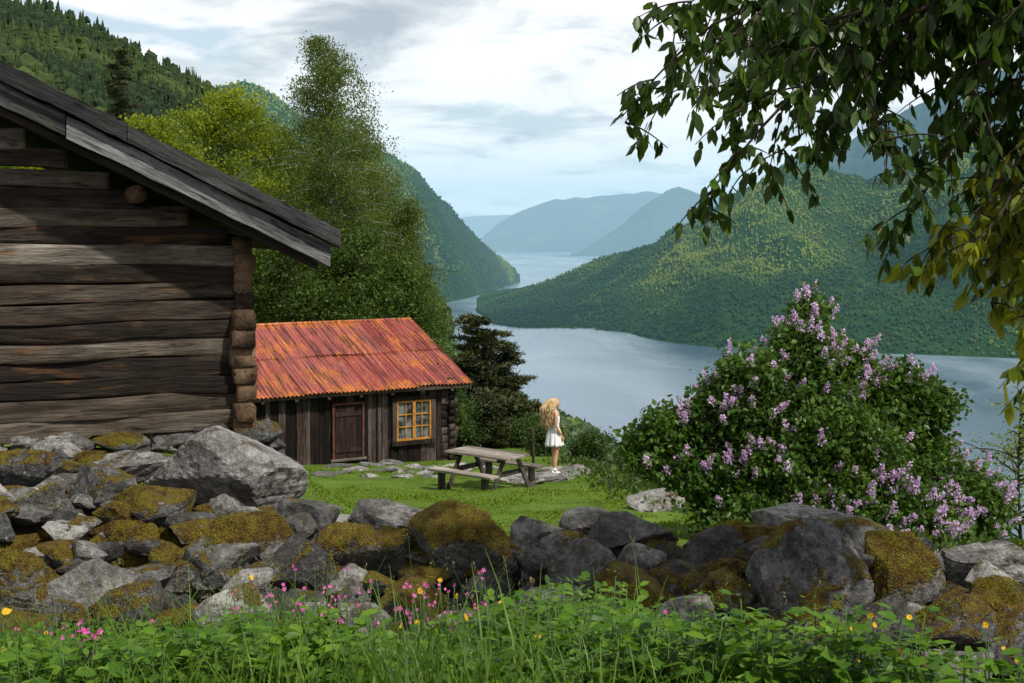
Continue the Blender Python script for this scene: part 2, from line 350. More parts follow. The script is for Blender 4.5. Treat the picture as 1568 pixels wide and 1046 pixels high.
i1=ico(1); DEC1=(np.stack([i1[0][:,2]*.5+.5,i1[0][:,0]*.5,i1[0][:,1]*.5],1),i1[1])
def forest(name,gr,n,hmin,hmax,mat,pc,seed,tpow=1.,dec=DEC1,zmin=-299):
    rng=np.random.RandomState(seed); P=hills_pts(gr,n,rng,tpow); P=P[P[:,2]>zmin]
    cl=sn(P[:,:2],.003,seed,2); con=(rng.uniform(size=len(P))+cl*.35)<pc
    bb=B(); up=np.array([0,0,1.])
    for sel,tp,wf in((con,CON,.42),(~con,dec,.8)):
        q=P[sel]; h=rng.uniform(hmin,hmax,len(q))*(1 if tp is CON else .8)
        q=q.copy(); q[:,2]-=h*.06
        d=up+rng.normal(size=(len(q),3))*.05
        scatter(bb,tp,q,d,h,h*wf*rng.uniform(.8,1.3,len(q)),0,rng)
    bb.build(name,[mat])
rm=mountain('mountain',
 [(-27,4444),(-14,3750),(43,3636),(78,3468),(108,3333),(158,3191),(258,3077),(368,2956),(458,2857),(700,2700)],
 [(-27,-64,4650),(3,-52,4800),(33,-42,4850),(63,-27,4850),(108,-15,4700),(148,6,4600),(183,30,4500),(208,38,4400),(240,36,4300),(273,29,4300),(308,42,4300),(358,60,4300),(408,80,4300),(700,160,4300)],
 340,120,95,.0026,M['mtn'],1.0,1600,seed=11)
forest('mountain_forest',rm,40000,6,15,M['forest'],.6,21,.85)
lm=mountain('mountain',
 [(-340,3500),(-112,3900),(-72,4600),(-54,4959),(-32,5400),(-10,6100),(2,6700),(6,6900)],
 [(-340,90,5200),(-242,100,5300),(-207,108,5300),(-182,98,5400),(-142,76,5500),(-92,54,5600),(-72,38,5700),(-62,30,5900),(-42,8,6200),(-22,-15,6500),(2,-34,6850),(6,-42,6950)],
 170,80,55,.0018,M['mtn'],.9,1600,seed=14)
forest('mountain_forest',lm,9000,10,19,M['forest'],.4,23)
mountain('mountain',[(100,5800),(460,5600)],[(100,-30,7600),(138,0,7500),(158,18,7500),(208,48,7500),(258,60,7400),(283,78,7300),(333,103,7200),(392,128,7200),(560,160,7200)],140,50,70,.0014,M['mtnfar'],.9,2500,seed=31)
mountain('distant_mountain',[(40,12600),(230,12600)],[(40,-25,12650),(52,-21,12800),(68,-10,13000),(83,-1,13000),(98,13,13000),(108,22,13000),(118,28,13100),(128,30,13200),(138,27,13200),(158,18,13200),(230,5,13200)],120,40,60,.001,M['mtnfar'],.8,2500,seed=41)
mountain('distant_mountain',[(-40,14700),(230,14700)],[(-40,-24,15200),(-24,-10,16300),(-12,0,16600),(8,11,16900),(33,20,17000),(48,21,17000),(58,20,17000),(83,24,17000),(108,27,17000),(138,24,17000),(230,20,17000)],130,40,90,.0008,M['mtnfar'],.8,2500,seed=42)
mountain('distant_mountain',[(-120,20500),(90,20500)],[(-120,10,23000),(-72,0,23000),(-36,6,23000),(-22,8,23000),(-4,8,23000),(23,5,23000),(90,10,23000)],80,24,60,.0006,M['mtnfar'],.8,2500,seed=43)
hl=mountain('hill',[(-650,300,30),(-392,300,-20),(-200,300,-60),(-100,300,-75),(-40,300,-90)],
 [(-650,150,1200),(-492,172,1200),(-392,170,1200),(-362,168,1200),(-327,155,1200),(-292,135,1200),(-252,114,1200),(-222,98,1150),(-192,80,1100),(-152,45,1000),(-112,0,850),(-72,-42,700),(-50,-80,600)],
 130,90,14,.01,M['mtn'],1.,700,seed=51,footz=True,bdrop=350)
forest('hill_forest',hl,8000,6,15,M['forest_n'],.65,52,.7,DEC,-299)
sl=mountain('wooded_slope',[(-70,90,-20),(0,90,-30),(60,110,-42),(110,130,-50),(135,200,-90)],
 [(-70,-82,330),(-40,-112,340),(-12,-134,340),(16,-150,340),(48,-163,340),(83,-183,335),(108,-197,330),(122,-210,325),(130,-225,320),(138,-255,315)],
 70,50,2.,.03,M['mtn'],1.,300,seed=61,footz=True,bdrop=260)
forest('slope_trees',sl,3000,3.5,8.5,M['slopecrown'],.5,62,.6,DEC)

# ------------------------------------------------------------------ rocks
def rock(b,c,w,d,h,seed,tpl=I3,m=0,planes=12,rz=None,rough=.03,tilt=True):
    r=np.random.RandomState(seed); v=tpl[0]
    n=unit(r.normal(size=(planes,3))*np.array([1,1,1.1])); dd=r.uniform(.48,.9,planes)
    dots=v@n.T; rr=np.where(dots>.08,dd/np.maximum(dots,.08),9).min(1); rr=np.minimum(rr,1.1)
    p=v*rr[:,None]
    p=p*(1+rough*sn(v,2.6,seed,4)+rough*.5*sn(p,16,seed+5,3))[:,None]
    p=p/np.abs(p).max(0)
    p=p*np.array([w/2,d/2,h/2])
    a=r.uniform(-.5,.5) if rz is None else rz; t=r.uniform(-.2,.2) if tilt else 0.
    ca,sa=math.cos(a),math.sin(a); p=p@np.array([[ca,sa,0],[-sa,ca,0],[0,0,1]])
    ct,st=math.cos(t),math.sin(t); p=p@np.array([[ct,0,st],[0,1,0],[-st,0,ct]])
    b.add(p+np.array(c),tpl[1],m,False)
    return p+np.array(c)
SW=B(); MT=[]
ST=[(-370,-184,58,34,9.6,2),(-310,-207,58,44,9,2),(-364,-234,64,60,8.6,0),(-292,-186,70,26,10.6,1),(-272,-218,64,44,8.7,0),
(-192,-242,66,42,8.4,0),(-152,-228,50,36,8.8,2),(-237,-264,60,52,8.,0),(-317,-279,92,42,7.7,1),(-373,-271,62,46,7.6,0),
(-117,-254,78,48,8.2,0),(-92,-234,62,34,9,1),(-34,-250,86,66,8.3,0),(13,-241,54,38,8.8,1),(53,-274,54,56,8.,1),(83,-238,76,38,8.8,1),
(233,-288,92,106,7.8,2),(298,-266,60,56,8.3,0),(366,-260,66,38,8.8,1),(370,-292,68,50,8.,0),(328,-312,70,46,7.6,0),
(158,-258,54,40,8.5,2),(138,-276,52,38,8.2,0),(108,-257,50,34,8.6,0),(38,-254,44,32,8.5,2),(-72,-260,52,42,8.3,0),
(-207,-298,58,38,7.4,1),(28,-288,46,36,7.6,1),(173,-243,64,32,8.9,0),(-255,-242,42,32,8.5,0),(-213,-225,46,32,9.,1),(265,-241,48,38,8.8,2),
(200,-256,50,38,8.6,1),(-165,-268,64,46,8.,0),(-20,-286,56,38,7.9,2),(-340,-257,44,32,8.1,0),(90,-284,58,40,7.9,0),(-130,-232,38,22,9.1,1),(60,-230,44,24,9.2,1),
(170,-290,52,46,7.8,0),(282,-310,58,48,7.6,0),(130,-303,46,34,7.6,1),(385,-320,56,44,7.5,2),(-290,-248,50,36,8.3,0),(-180,-292,52,36,7.7,2),(-75,-290,52,38,7.7,0),
(190,-320,54,40,7.5,0),(245,-340,60,36,7.3,2),(345,-340,56,38,7.3,1),(300,-343,44,34,7.2,0),(150,-328,50,34,7.4,2),(60,-308,48,34,7.5,0),(105,-316,46,34,7.4,0),(-40,-306,44,26,7.4,1),(10,-312,40,26,7.3,0),(-120,-300,48,30,7.5,1)]
for i,(u,v,w,h,d,m) in enumerate(ST):
    c=sv(u,v,d); p=rock(SW,c,w*d/1000*1.14,w*d/1000*R.uniform(.7,1.0),h*d/1000*1.22,100+i,I4 if w<60 else I5,m)
    if m==0: MT.append((p,c))
def wall_top(x):
    return np.interp(x,[-3.6,-2.9,-2.3,-1.4,-.8,-.3,.3,.9,1.5,2.1,2.6,3.3,4.5],[-1.62,-1.74,-1.76,-1.84,-1.90,-1.94,-2.0,-2.04,-2.0,-1.98,-2.03,-2.14,-2.25])
rr=np.random.RandomState(77)
for i in range(700):
    x=rr.uniform(-4.4,4.6); y=rr.normal(8.2,.6); y=min(max(y,6.85),9.5)
    gz=float(ground_h(x,y))
    zt=float(wall_top(x*8.5/y))-.36*max(0,(8.3-y))*1.2-.25*max(0,y-8.8)-.08
    zt=max(zt,gz+.05)
    s=rr.uniform(.14,.38); z=gz+(zt-gz)*rr.uniform(0,1)**.6
    z=min(z,zt-s*.22)
    rock(SW,(x,y,z),s*rr.uniform(.9,1.5),s*rr.uniform(.8,1.2),s*rr.uniform(.5,.85),900+i,I3,int(rr.choice([0,0,0,1,2])))
for i in range(120):
    x=rr.uniform(-4.6,-1.9); y=rr.uniform(8.6,11.2); s=rr.uniform(.15,.42)
    rock(SW,(x,y,float(ground_h(x,y))+rr.uniform(-.05,.08)),s*1.3,s,s*.7,2000+i,I3,int(rr.choice([0,1,2,1])))
for p,c in MT:
    q=p[(p[:,2]>c[2]+(p[:,2].max()-c[2])*.25)]; f_=sn(q,4.5,3,3); q=q[f_>.25]
    if len(q)==0: continue
    idx=rr.randint(0,len(q),int(len(q)*3)); pos=q[idx]+rr.normal(size=(len(idx),3))*.006
    nr=unit(pos-c); scatter(SW,LEAF4,pos-nr*.004,nr+rr.normal(size=nr.shape)*.6,rr.uniform(.010,.022,len(pos)),.007,3,rr)
SW.build('stone_wall',[M['rock'],M['rock_clean'],M['rock_dark'],M['mossf']])
b=B(); rock(b,sv(-217,-190,10.3),1.22,1.05,.80,5017,I5,0,8,-.2,.02); b.build('boulder',[M['rock_clean']])
b=B(); rock(b,sv(218,-228,9.3),1.24,.8,.46,5120,I5,0,9,.1,.02); b.build('boulder',[M['rock_clean']])
b=B(); c=sv(112,-217,19.5); c[2]=float(ground_h(c[0],c[1]))+.08; rock(b,c,.95,.8,.5,5131,I4,0,9,.1,.03); b.build('boulder',[M['rock_clean']])
b=B()
for i,(u,d,w,dd,h) in enumerate([(18,28.,1.0,.9,.2),(46,29.,.9,.8,.26),(10,26.9,.9,.6,.15),(-68,29.2,.9,.5,.12),(-82,28.4,.6,.4,.1),(-100,29.8,.8,.5,.12),(-120,30.1,.7,.5,.12),(-55,30.3,.9,.4,.14),(-30,30.8,.9,.5,.16),(-70,30.6,.7,.4,.12),(0,27.2,.7,.5,.12),(28,27.3,1.0,.6,.16),(-92,30.4,.6,.4,.1),(-142,28.6,.7,.5,.12),(-45,31.6,.8,.5,.16),(-15,30.2,.8,.6,.14),(-130,29.2,.7,.4,.1),(-110,28.6,.6,.5,.1),(-75,31.2,.7,.4,.12),(-135,31.,.8,.4,.12),(-105,31.5,.9,.4,.14),(-90,32.2,.8,.4,.14),(-60,28.2,.6,.4,.1),(38,27.9,.8,.6,.18),(4,28.3,.9,.6,.16),(-84,29.6,.7,.5,.12),(-40,29.6,.7,.5,.12)]):
    x=u*d/1000; rock(b,(x,d,float(ground_h(x,d))-h*.02),w,dd,h*1.5,5200+i,I3,0,9)
b.build('flat_stones',[M['rock_clean']])

# ------------------------------------------------------------------ log house
C=np.array([-2.59,12.5,-1.94]); HR=math.radians(22)
house=empty('log_house',C,HR)
def logloft(x0,x1,z,h,t,seed,y=0,axis=0,S=40,K=16,ex=.38,ez=.55,amp=.08):
    r=np.random.RandomState(seed); s=np.linspace(x0,x1,S); th=np.linspace(0,2*np.pi,K,endpoint=False)+.12
    cs,sn_=np.cos(th),np.sin(th); py=np.sign(cs)*np.abs(cs)**ex*t/2; pz=np.sign(sn_)*np.abs(sn_)**ez*h/2
    rings=np.zeros((S,K,3)); rings[:,:,0]=s[:,None]
    q=np.stack([np.broadcast_to(s[:,None]*1.3,(S,K)),np.broadcast_to(cs*1.2,(S,K)),np.broadcast_to(sn_*1.2,(S,K))],-1)
    k=1+amp*sn(q,1.3,seed,4)
    wob=.014*np.sin(s*1.7+r.uniform(0,6))+.010*np.sin(s*4+r.uniform(0,6))
    rings[:,:,1]=py*k+y+wob[:,None]; rings[:,:,2]=pz*(1+.05*sn(q,1.2,seed+3,3))+z+.8*wob[:,None]
    if axis==1: rings=rings[:,:,[1,0,2]]
    v,f=loft(rings)
    return v,f
b=B(); be=B(); lh=.175; tanr=.488
def roof_u(z): return .55-(z-1.62)/tanr
i=0; z=.09
while z<3.4:
    if z<1.75: right=.0+R.uniform(-.03,.03); left=-6.6
    else: right=roof_u(z+.1)-.04; left=-6.4-right
    if right-left>.5:
        v,f=logloft(left,right,z,lh*1.02*R.uniform(.92,1.08),.17,300+i,y=R.uniform(-.022,.022),S=70,K=20,amp=.07,ex=.2,ez=.34); b.add(v,f)
    i+=1; z+=lh
b.build('gable_logs',[M['log']],house)
for i in range(11):
    z=.0+i*lh+ (0 if i else .03)
    for xx in (.0,-6.4):
        v,f=logloft(-.20+R.uniform(-.07,.05),6.2,z+.0,lh*1.10*R.uniform(.9,1.08),.18*R.uniform(.8,1.25),400+i+int(xx),y=xx+R.uniform(-.02,.02),axis=1,ex=.22,ez=.3,amp=.12)
        be.add(v,f)
be.build('side_wall_logs',[M['logend']],house)
b=B()
for i in range(9): v,f=logloft(-6.6,.2,.1+i*.2,.2,.19,480+i,y=6.); b.add(v,f)
b.build('back_logs',[M['log']],house)
def slab(b,x0,x1,y0,y1,ztop_at,thick,m,jit=0):
    S=14; xs=np.linspace(x0,x1,S); rings=[]
    for x in xs:
        zt=ztop_at(x); j=R.uniform(-jit,jit,4)
        rings.append([[x,y0,zt+j[0]],[x,y1,zt+j[1]],[x,y1,zt-thick+j[2]],[x,y0,zt-thick+j[3]]])
    v,f=loft(np.array(rings)); b.add(v,f,m,False)
ridge=-3.2
def top(x): return 1.91+tanr*(.77-x) if x>ridge else 1.91+tanr*(.77-(2*ridge-x))
b=B()
for side in (0,1):
    a0,a1=(.78,ridge) if side==0 else (2*ridge-.78,ridge); sg_=1 if side==0 else -1
    js=[a0+.02*sg_,a0-1.9*sg_,a0-3.1*sg_,a1]
    for k in range(3):
        e=R.uniform(-.008,.008); slab(b,js[k],js[k+1]+.006*sg_,-.66+R.uniform(-.012,.012),-.45,lambda x:top(x)+e,.16+e*.5,0,.009)
    slab(b,a0-.06*sg_,a0-2.4*sg_,-.60,-.44,lambda x:top(x)-.185,.19,0,.010); slab(b,a0-2.41*sg_,a1,-.585,-.44,lambda x:top(x)-.18,.19,0,.010)
    slab(b,a0-.16*sg_,a1,-.52,-.42,lambda x:top(x)-.385,.07,1,.006)
    y=-.44
    while y<6.6:
        w=R.uniform(.16,.22); slab(b,a0-.02*sg_,a1,y+.006,y+w,lambda x:top(x)-.03,.035,0,.004)
        slab(b,a0-.14*sg_,a1,y+.006,y+w-.01,lambda x:top(x)-.27,.03,1,.004); y+=w
b.build('roof',[M['roofwood'],M['soffit']],house)
b=B()
for (px,pz,r) in ((-1.0,2.22,.085),(-5.4,2.22,.085),(-3.2,3.26,.11)):
    v,f=tube(bez([[px,-.36,pz],[px,3,pz],[px,6.3,pz]],8),r*np.array([1,1.02,1,1,1,1,1,1]),14); b.add(v,f)
b.build('purlins',[M['logend']],house)
b=B()
k=0
for row in range(4):
    x=-6.6
    while x<.25:
        w=R.uniform(.22,.5); rock(b,(x+w/2,R.uniform(-.05,.06),-.06-row*.14),w*1.3,.55,R.uniform(.22,.3),7000+k,I3,int(R.choice([0,1,1])),8,0.); x+=w; k+=1
for row in range(4):
    y=0.
    while y<6: w=R.uniform(.3,.5); rock(b,(-.05,y+w/2,-.1-row*.17),.45,w*1.1,.24,7200+k,I3,0,8,0.); y+=w; k+=1
b.build('foundation_stones',[M['rock_clean'],M['rock_dark']],house)

# ------------------------------------------------------------------ red-roofed cabin
CR=math.radians(30.5); cab=empty('red_roof_cabin',(-1.6,34,-6.14),CR)
b=B(); rg=np.random.RandomState(5)
def plank(b,x,w,y,z0,z1,m=0,t=.03):
    v,f=box((x,y+rg.uniform(-.018,.018),(z0+z1)/2),(w,t,z1-z0),.009,rg); b.add(v,f,m,False)
x=-.10
WX=(-1.62,-.55); DX=(-3.27,-2.53)
while x>-7.0:
    w=rg.uniform(.11,.19); cx=x-w/2
    z0=-.1+rg.uniform(-.06,.06)
    inw=WX[0]-.02<cx<WX[1]+.02; ind=DX[0]<cx<DX[1]
    if inw: plank(b,cx,w-.012,0,z0,.62); plank(b,cx,w-.012,0,1.70,2.15)
    elif ind: plank(b,cx,w-.012,0,z0,.35); plank(b,cx,w-.012,0,1.66,2.15)
    else: plank(b,cx,w-.012,0,z0,2.15)
    if rg.uniform()<.25 and not inw and not ind: plank(b,x,.05,-.028,z0,2.1,0,.02)
    x-=w
v,f=box((-3.5,.08,1.0),(6.9,.08,2.1)); b.add(v,f,0,False)
v,f=box((-3.5,-.04,2.06),(6.9,.05,.09),.004); b.add(v,f,0,False)
y=.05
while y<6.5:
    w=rg.uniform(.12,.19); yc=y+w/2; zt=2.2+(1.41/3.65)*(min(yc,6.6-yc)); v,f=box((-.03,yc,zt/2-.08),(.04,w-.008,zt+.1),.004,rg); b.add(v,f,0,False); 
    v,f=box((-7.0,yc,zt/2-.08),(.04,w-.008,zt+.1),.004,rg); b.add(v,f,0,False); y+=w
v,f=box((-3.5,6.55,1.0),(7,.06,2.3)); b.add(v,f,0,False)
b.build('plank_walls',[M['plankV']],cab)
b=B()
for i in range(11):
    z=.0+i*.2; v,f=logloft(-.28,.14+rg.uniform(-.04,.05),z,.2,.17,650+i,y=.02); b.add(v,f)
    v,f=logloft(-.14+rg.uniform(-.04,.03),.5,z+.1,.19,.17,680+i,y=-.02,axis=1); b.add(v,f)
b.build('corner_logs',[M['plankV']],cab)
b=B()
wx=(WX[0]+WX[1])/2; W=.98; Hh=1.02; zc=1.16
def bar(cx,cz,sx,sz,y,t,m): v,f=box((cx,y,cz),(sx,t,sz),.002,rg); b.add(v,f,m,False)
bar(wx,zc+Hh/2+.05,W+.26,.10,-.06,.06,2); bar(wx,zc-Hh/2-.06,W+.3,.10,-.07,.10,2)
bar(wx-W/2-.06,zc,.11,Hh,-.058,.055,2); bar(wx+W/2+.06,zc,.11,Hh,-.058,.055,2)
bar(wx,zc+Hh/2-.025,W,.05,-.045,.05,0); bar(wx,zc-Hh/2+.025,W,.05,-.045,.05,0)
for sx in(-W/2+.025,W/2-.025): bar(wx+sx,zc,.05,Hh-.10,-.045,.05,0)
bar(wx,zc,.08,Hh-.10,-.05,.055,0)
for sx in(-.245,.245):
    bar(wx+sx*.93,zc,.022,Hh-.10,-.04,.03,0)
    for q in(-.16,.15): bar(wx+sx*.93,zc+q,.38,.024,-.038,.028,0)
bar(wx,zc,W-.05,Hh-.05,-.01,.012,1)
b.build('window',[M['ochre'],M['glass'],M['plankV']],cab)
b=B()
dx=(DX[0]+DX[1])/2
for k in range(5):
    v,f=box((DX[0]+.074+k*.148,-.035,1.0),(.142,.03,1.28),.003,rg); b.add(v,f,0,False)
for q in(.55,1.45): v,f=box((dx,-.06,q),(.70,.025,.10),.003,rg); b.add(v,f,0,False)
for sx in(DX[0]-.03,DX[1]+.03): v,f=box((sx,-.05,1.0),(.05,.05,1.34),.003,rg); b.add(v,f,1,False)
v,f=box((dx,-.05,1.70),(.84,.055,.05),.003,rg); b.add(v,f,1,False); v,f=box((dx,-.07,.32),(.95,.09,.055),.003,rg); b.add(v,f,2,False)
b.build('door',[M['door'],M['redframe'],M['table']],cab)
b=B()
x0,x1=.46,-7.7; sl2=1.41/3.65
def sheet(xa,xb,ya,yb,lift,sgn=1,seed=0):
    n=max(8,int(abs(xb-xa)/.012)); xs=np.linspace(xa,xb,n); ys=np.linspace(ya,yb,6)
    XX,YY=np.meshgrid(xs,ys,indexing='ij')
    yy=YY if sgn>0 else 6.6-YY
    ZZ=2.04+(YY+.35)*sl2+lift+.018*np.sin(XX*2*np.pi/.11)+.014*sn(np.stack([XX,YY],-1),.9,seed,2)
    v=np.stack([XX,yy,ZZ],-1).reshape(-1,3); b.add(v,gridfaces(n,6))
rg2=np.random.RandomState(3)
for sgn in(1,-1):
    for (ya,yb,l) in((-.36,1.55,.0),(1.45,3.31,.03)):
        xa=x0
        while xa>x1+.3:
            xb=max(xa-rg2.uniform(.72,.82),x1); sheet(xa,xb-.03,ya+rg2.uniform(-.03,.03),yb,l+rg2.uniform(0,.015),sgn,int(xa*100)%77+ (5 if sgn>0 else 9)); xa=xb
b.build('tin_roof',[M['tin']],cab)
b=B()
v,f=tube([[x0,3.3,3.475],[x1,3.3,3.475]],.05,8); b.add(v,f,1)
v,f=box(((x0+x1)/2,-.27,1.985),(x0-x1-.06,.04,.10)); b.add(v,f,0,False)
for xx in(x0-.05,x1+.05):
  for s in(1,-1):
    ya,yb=(-.34,3.3) if s>0 else (6.94,3.3); r0=np.array([[xx-.02,ya,2.0],[xx+.02,ya,2.0],[xx+.02,ya,1.88],[xx-.02,ya,1.88]]); r1=r0.copy(); r1[:,1]=yb; r1[:,2]+=3.65*sl2
    v,f=loft(np.array([r0,r1])); b.add(v,f,0,False)
for k in range(9):
    xx=-.1-k*.85; r0=np.array([[xx-.04,-.3,1.97],[xx+.04,-.3,1.97],[xx+.04,-.3,1.87],[xx-.04,-.3,1.87]]); r1=r0.copy(); r1[:,1]=3.3; r1[:,2]+=3.6*sl2
    v,f=loft(np.array([r0,r1])); b.add(v,f,0,False)
b.build('roof_trim',[M['soffit'],M['tin']],cab)
b=B()
x=.2;k=0
while x>-7.2:
    w=rg.uniform(.3,.6); rock(b,(x-w/2,-.02,-.18),w*1.1,.5,.26,7600+k,I3,0,8,0.); x-=w;k+=1
b.build('base_stones',[M['rock_clean']],cab)

# ------------------------------------------------------------------ picnic table
tx,ty=-.5,26.0; tz=float(ground_h(tx,ty))-.02; tab=empty('picnic_table',(tx,ty,tz),math.radians(-38)); tab.scale=(1,1,.94)
b=B()
for k in range(5): v,f=box((0,-.30+k*.15,.755),(1.6,.138,.04),.004); b.add(v,f,0,False)
for s in(-1,1):
    for q in(-.07,.07): v,f=box((0,s*.74+q,.45),(1.6,.13,.04),.004); b.add(v,f,0,False)
    xx=s*.55
    v,f=box((xx,0,.40),(.045,1.66,.10),.003); b.add(v,f,1,False)
    v,f=box((xx,0,.71),(.045,.70,.07),.003); b.add(v,f,1,False)
    for t in(-1,1):
        r0=np.array([[xx+.026,t*.22-.05,.70],[xx+.07,t*.22-.05,.70],[xx+.07,t*.22+.05,.70],[xx+.026,t*.22+.05,.70]]); r1=r0.copy(); r1[:,1]+=t*.42; r1[:,2]=-.06
        v,f=loft(np.array([r0,r1])); b.add(v,f,1,False)
        v,f=box((xx,t*.74,.2),(.06,.16,.44),.004); b.add(v,f,1,False)
b.build('table_parts',[M['table'],M['tabledark']],tab)
b=B(); px,py=.49,30.5; pz=float(ground_h(px,py)); v,f=tube([[px,py,pz-.2],[px+.01,py,pz+.5],[px,py,pz+.95]],.035,7); b.add(v,f); b.build('fence_post',[M['bark']])

# ------------------------------------------------------------------ woman
skin=plain('skin',(.55,.30,.19),.5,.4,.05,10); dressm=plain('white_dress',(.78,.78,.80),.8,.2,.03,30); hairm=leafmat('blond_hair',(.36,.22,.09),(.54,.38,.20),(.72,.58,.38),.1,12.,.5); shoem=plain('white_shoe',(.7,.72,.76),.6,.3,.05,30)
wx_,wy_=.93,28.9; wz=-5.50
wom=empty('woman',(wx_,wy_,wz),math.radians(22)); wom.scale=(.99,.99,.99)
t_=B(); p=rock(t_,(wx_+.05,wy_+.25,0),1.5,1.5,.34,5301,I4,0,9,.1,.01,False)
nf=p[np.hypot(p[:,0]-wx_-.02,p[:,1]-wy_)<.2]; tp_=nf[:,2].max()
b=B(); b.add(p+np.array([0,0,wz-tp_+.01]),I4[1],0,False); b.build('standing_rock',[M['rock_clean']])
def skinobj(name,verts,edges,rad,mat,parent,sub=2,roots=(0,)):
    me=D.meshes.new(name); me.from_pydata(verts,edges,[]); me.materials.append(mat)
    o=D.objects.new(name,me); scene.collection.objects.link(o); o.parent=parent
    md=o.modifiers.new('skin','SKIN'); md.use_smooth_shade=True
    for i,r in enumerate(rad):
        sv_=me.skin_vertices[0].data[i]; sv_.radius=(r,r) if not isinstance(r,tuple) else r; sv_.use_root=i in roots
    s=o.modifiers.new('sub','SUBSURF'); s.levels=s.render_levels=sub
    return o
V=[(0,0,.90),(0,0,1.05),(.01,0,1.2),(0,0,1.33),(0,0,1.41),(.015,0,1.47),(.02,0,1.52),
 (0,-.085,.86),(.02,-.09,.66),(.015,-.085,.47),(-.02,-.08,.28),(-.02,-.075,.09),(.05,-.08,.045),(.13,-.085,.03),
 (0,.085,.86),(.05,.09,.66),(.055,.085,.47),(.03,.085,.28),(.03,.085,.09),(.10,.09,.045),(.18,.095,.03),
 (-.005,-.10,1.37),(-.01,-.165,1.36),(-.035,-.195,1.22),(-.04,-.205,1.09),(.04,-.20,.97),(.10,-.185,.88),
 (-.005,.10,1.37),(-.01,.165,1.36),(-.03,.195,1.22),(-.03,.205,1.09),(.05,.20,.97),(.12,.18,.89)]
E=[(0,1),(1,2),(2,3),(3,4),(4,5),(5,6),(0,7),(7,8),(8,9),(9,10),(10,11),(11,12),(12,13),(0,14),(14,15),(15,16),(16,17),(17,18),(18,19),(19,20),(3,21),(21,22),(22,23),(23,24),(24,25),(25,26),(3,27),(27,28),(28,29),(29,30),(30,31),(31,32)]
RD=[.12,.10,.105,.10,.06,.048,.05,.095,.085,.06,.058,.036,.035,.025,.095,.085,.06,.058,.036,.035,.025,.06,.05,.042,.037,.031,.023,.06,.05,.042,.037,.031,.023]
skinobj('body',V,E,RD,skin,wom)
for sgn,w in((-1,np.array(V[26])),(1,np.array(V[32]))):
    vs=[tuple(w),tuple(w+[.02,0,-.045]),tuple(w+[.03,0,-.08])]; es=[(0,1),(1,2)]; rd=[.02,(.026),(.022)]
    skinobj('palm',vs,es,rd,skin,wom,2)
    fv=[];fe=[];fr=[];roots=[]
    for k,(a,l) in enumerate(((-.026,.062),(-.009,.072),(.009,.068),(.025,.052))):
        s0=w+np.array([.03+a*.9,0,-.07+a*.25]); n=len(fv); roots.append(n)
        fv+=[tuple(s0),tuple(s0+[.012,sgn*-.002,-l*.45]),tuple(s0+[.010,sgn*-.010,-l*.8]),tuple(s0+[.0,sgn*-.018,-l])]; fe+=[(n,n+1),(n+1,n+2),(n+2,n+3)]; fr+=[.009,.0085,.008,.0065]
    n=len(fv); roots.append(n); s0=w+np.array([.03,0,-.03]); fv+=[tuple(s0),tuple(s0+[.03,-sgn*.006,-.02]),tuple(s0+[.042,-sgn*.01,-.05])]; fe+=[(n,n+1),(n+1,n+2)]; fr+=[.011,.009,.007]
    skinobj('fingers',fv,fe,fr,skin,wom,1,roots)
v=I4[0].copy(); x,y,z=v.T
p=np.stack([x*.095,y*.075,z*.118],1)
p[:,0]+=np.where(z<-.2,(.012*(-z-.2)),0); p[:,1]*=1-.25*np.clip(-z,0,1); 
nose=np.exp(-((y/.16)**2+((z+.12)/.16)**2))*(x>0); p[:,0]+=.022*nose
p[:,0]-=.010*np.exp(-(((np.abs(y)-.38)/.16)**2+((z-.05)/.12)**2))*(x>0)
p[:,0]+=.007*np.exp(-((y/.3)**2+((z+.47)/.07)**2))*(x>0)
p[:,0]+=.010*np.exp(-((y/.3)**2+((z+.8)/.15)**2))*(x>0)
b=B(); b.add(p+np.array([.035,0,1.57]),I4[1])
for s in(-1,1): b.add(I2[0]*np.array([.018,.010,.028])+np.array([.03,s*.074,1.565]),I2[1])
b.build('head',[skin],wom)
b=B()
for s in(-1,1): b.add(I2[0]*np.array([.008,.013,.007])+np.array([.114,s*.031,1.577]),I2[1],0); b.add(I2[0]*np.array([.006,.018,.004])+np.array([.117,s*.031,1.60]),I2[1],1)
b.add(I2[0]*np.array([.008,.022,.007])+np.array([.121,0,1.513]),I2[1],2)
b.build('eyes_and_mouth',[plain('eye_dark',(.05,.05,.06),.2,.5),hairm,plain('lips',(.45,.12,.11),.4,.4)],wom)
b=B(); rh=np.random.RandomState(9)
for k in range(260):
    a=rh.uniform(-2.2,2.2)+math.pi; el=rh.uniform(.1,1.45)
    s0=np.array([.01+.10*math.cos(a)*math.cos(el),.08*math.sin(a)*math.cos(el),1.575+.112*math.sin(el)])
    out=np.array([math.cos(a)*.095-.055,math.sin(a)*.08,0])*rh.uniform(.7,1.5)
    ln=rh.uniform(.36,.62)
    e1=s0+out*.5+np.array([0,0,.0]); e2=np.array([.0,0,1.48])+out*1.4+np.array([-.03,0,0]); e3=np.array([-.03,0,0])+out*np.array([1.1,1.2,0])+np.array([-.03,0,1.62-ln])
    P=bez([s0,e1,e2,e3],18); t=np.linspace(0,1,18); ph=rh.uniform(0,6.28); fq=rh.uniform(2.5,5)
    P[:,0]+=.022*t*np.cos(fq*6.28*t+ph); P[:,1]+=.022*t*np.sin(fq*6.28*t+ph)
    v,f=tube(P,np.interp(t,[0,.6,1],[.009,.010,.003]),5); b.add(v,f)
b.add(I3[0]*np.array([.092,.080,.10])+np.array([-.0,0,1.592]),I3[1])
b.build('hair',[hairm],wom)
th=np.linspace(0,2*np.pi,48,endpoint=False); rings=[]
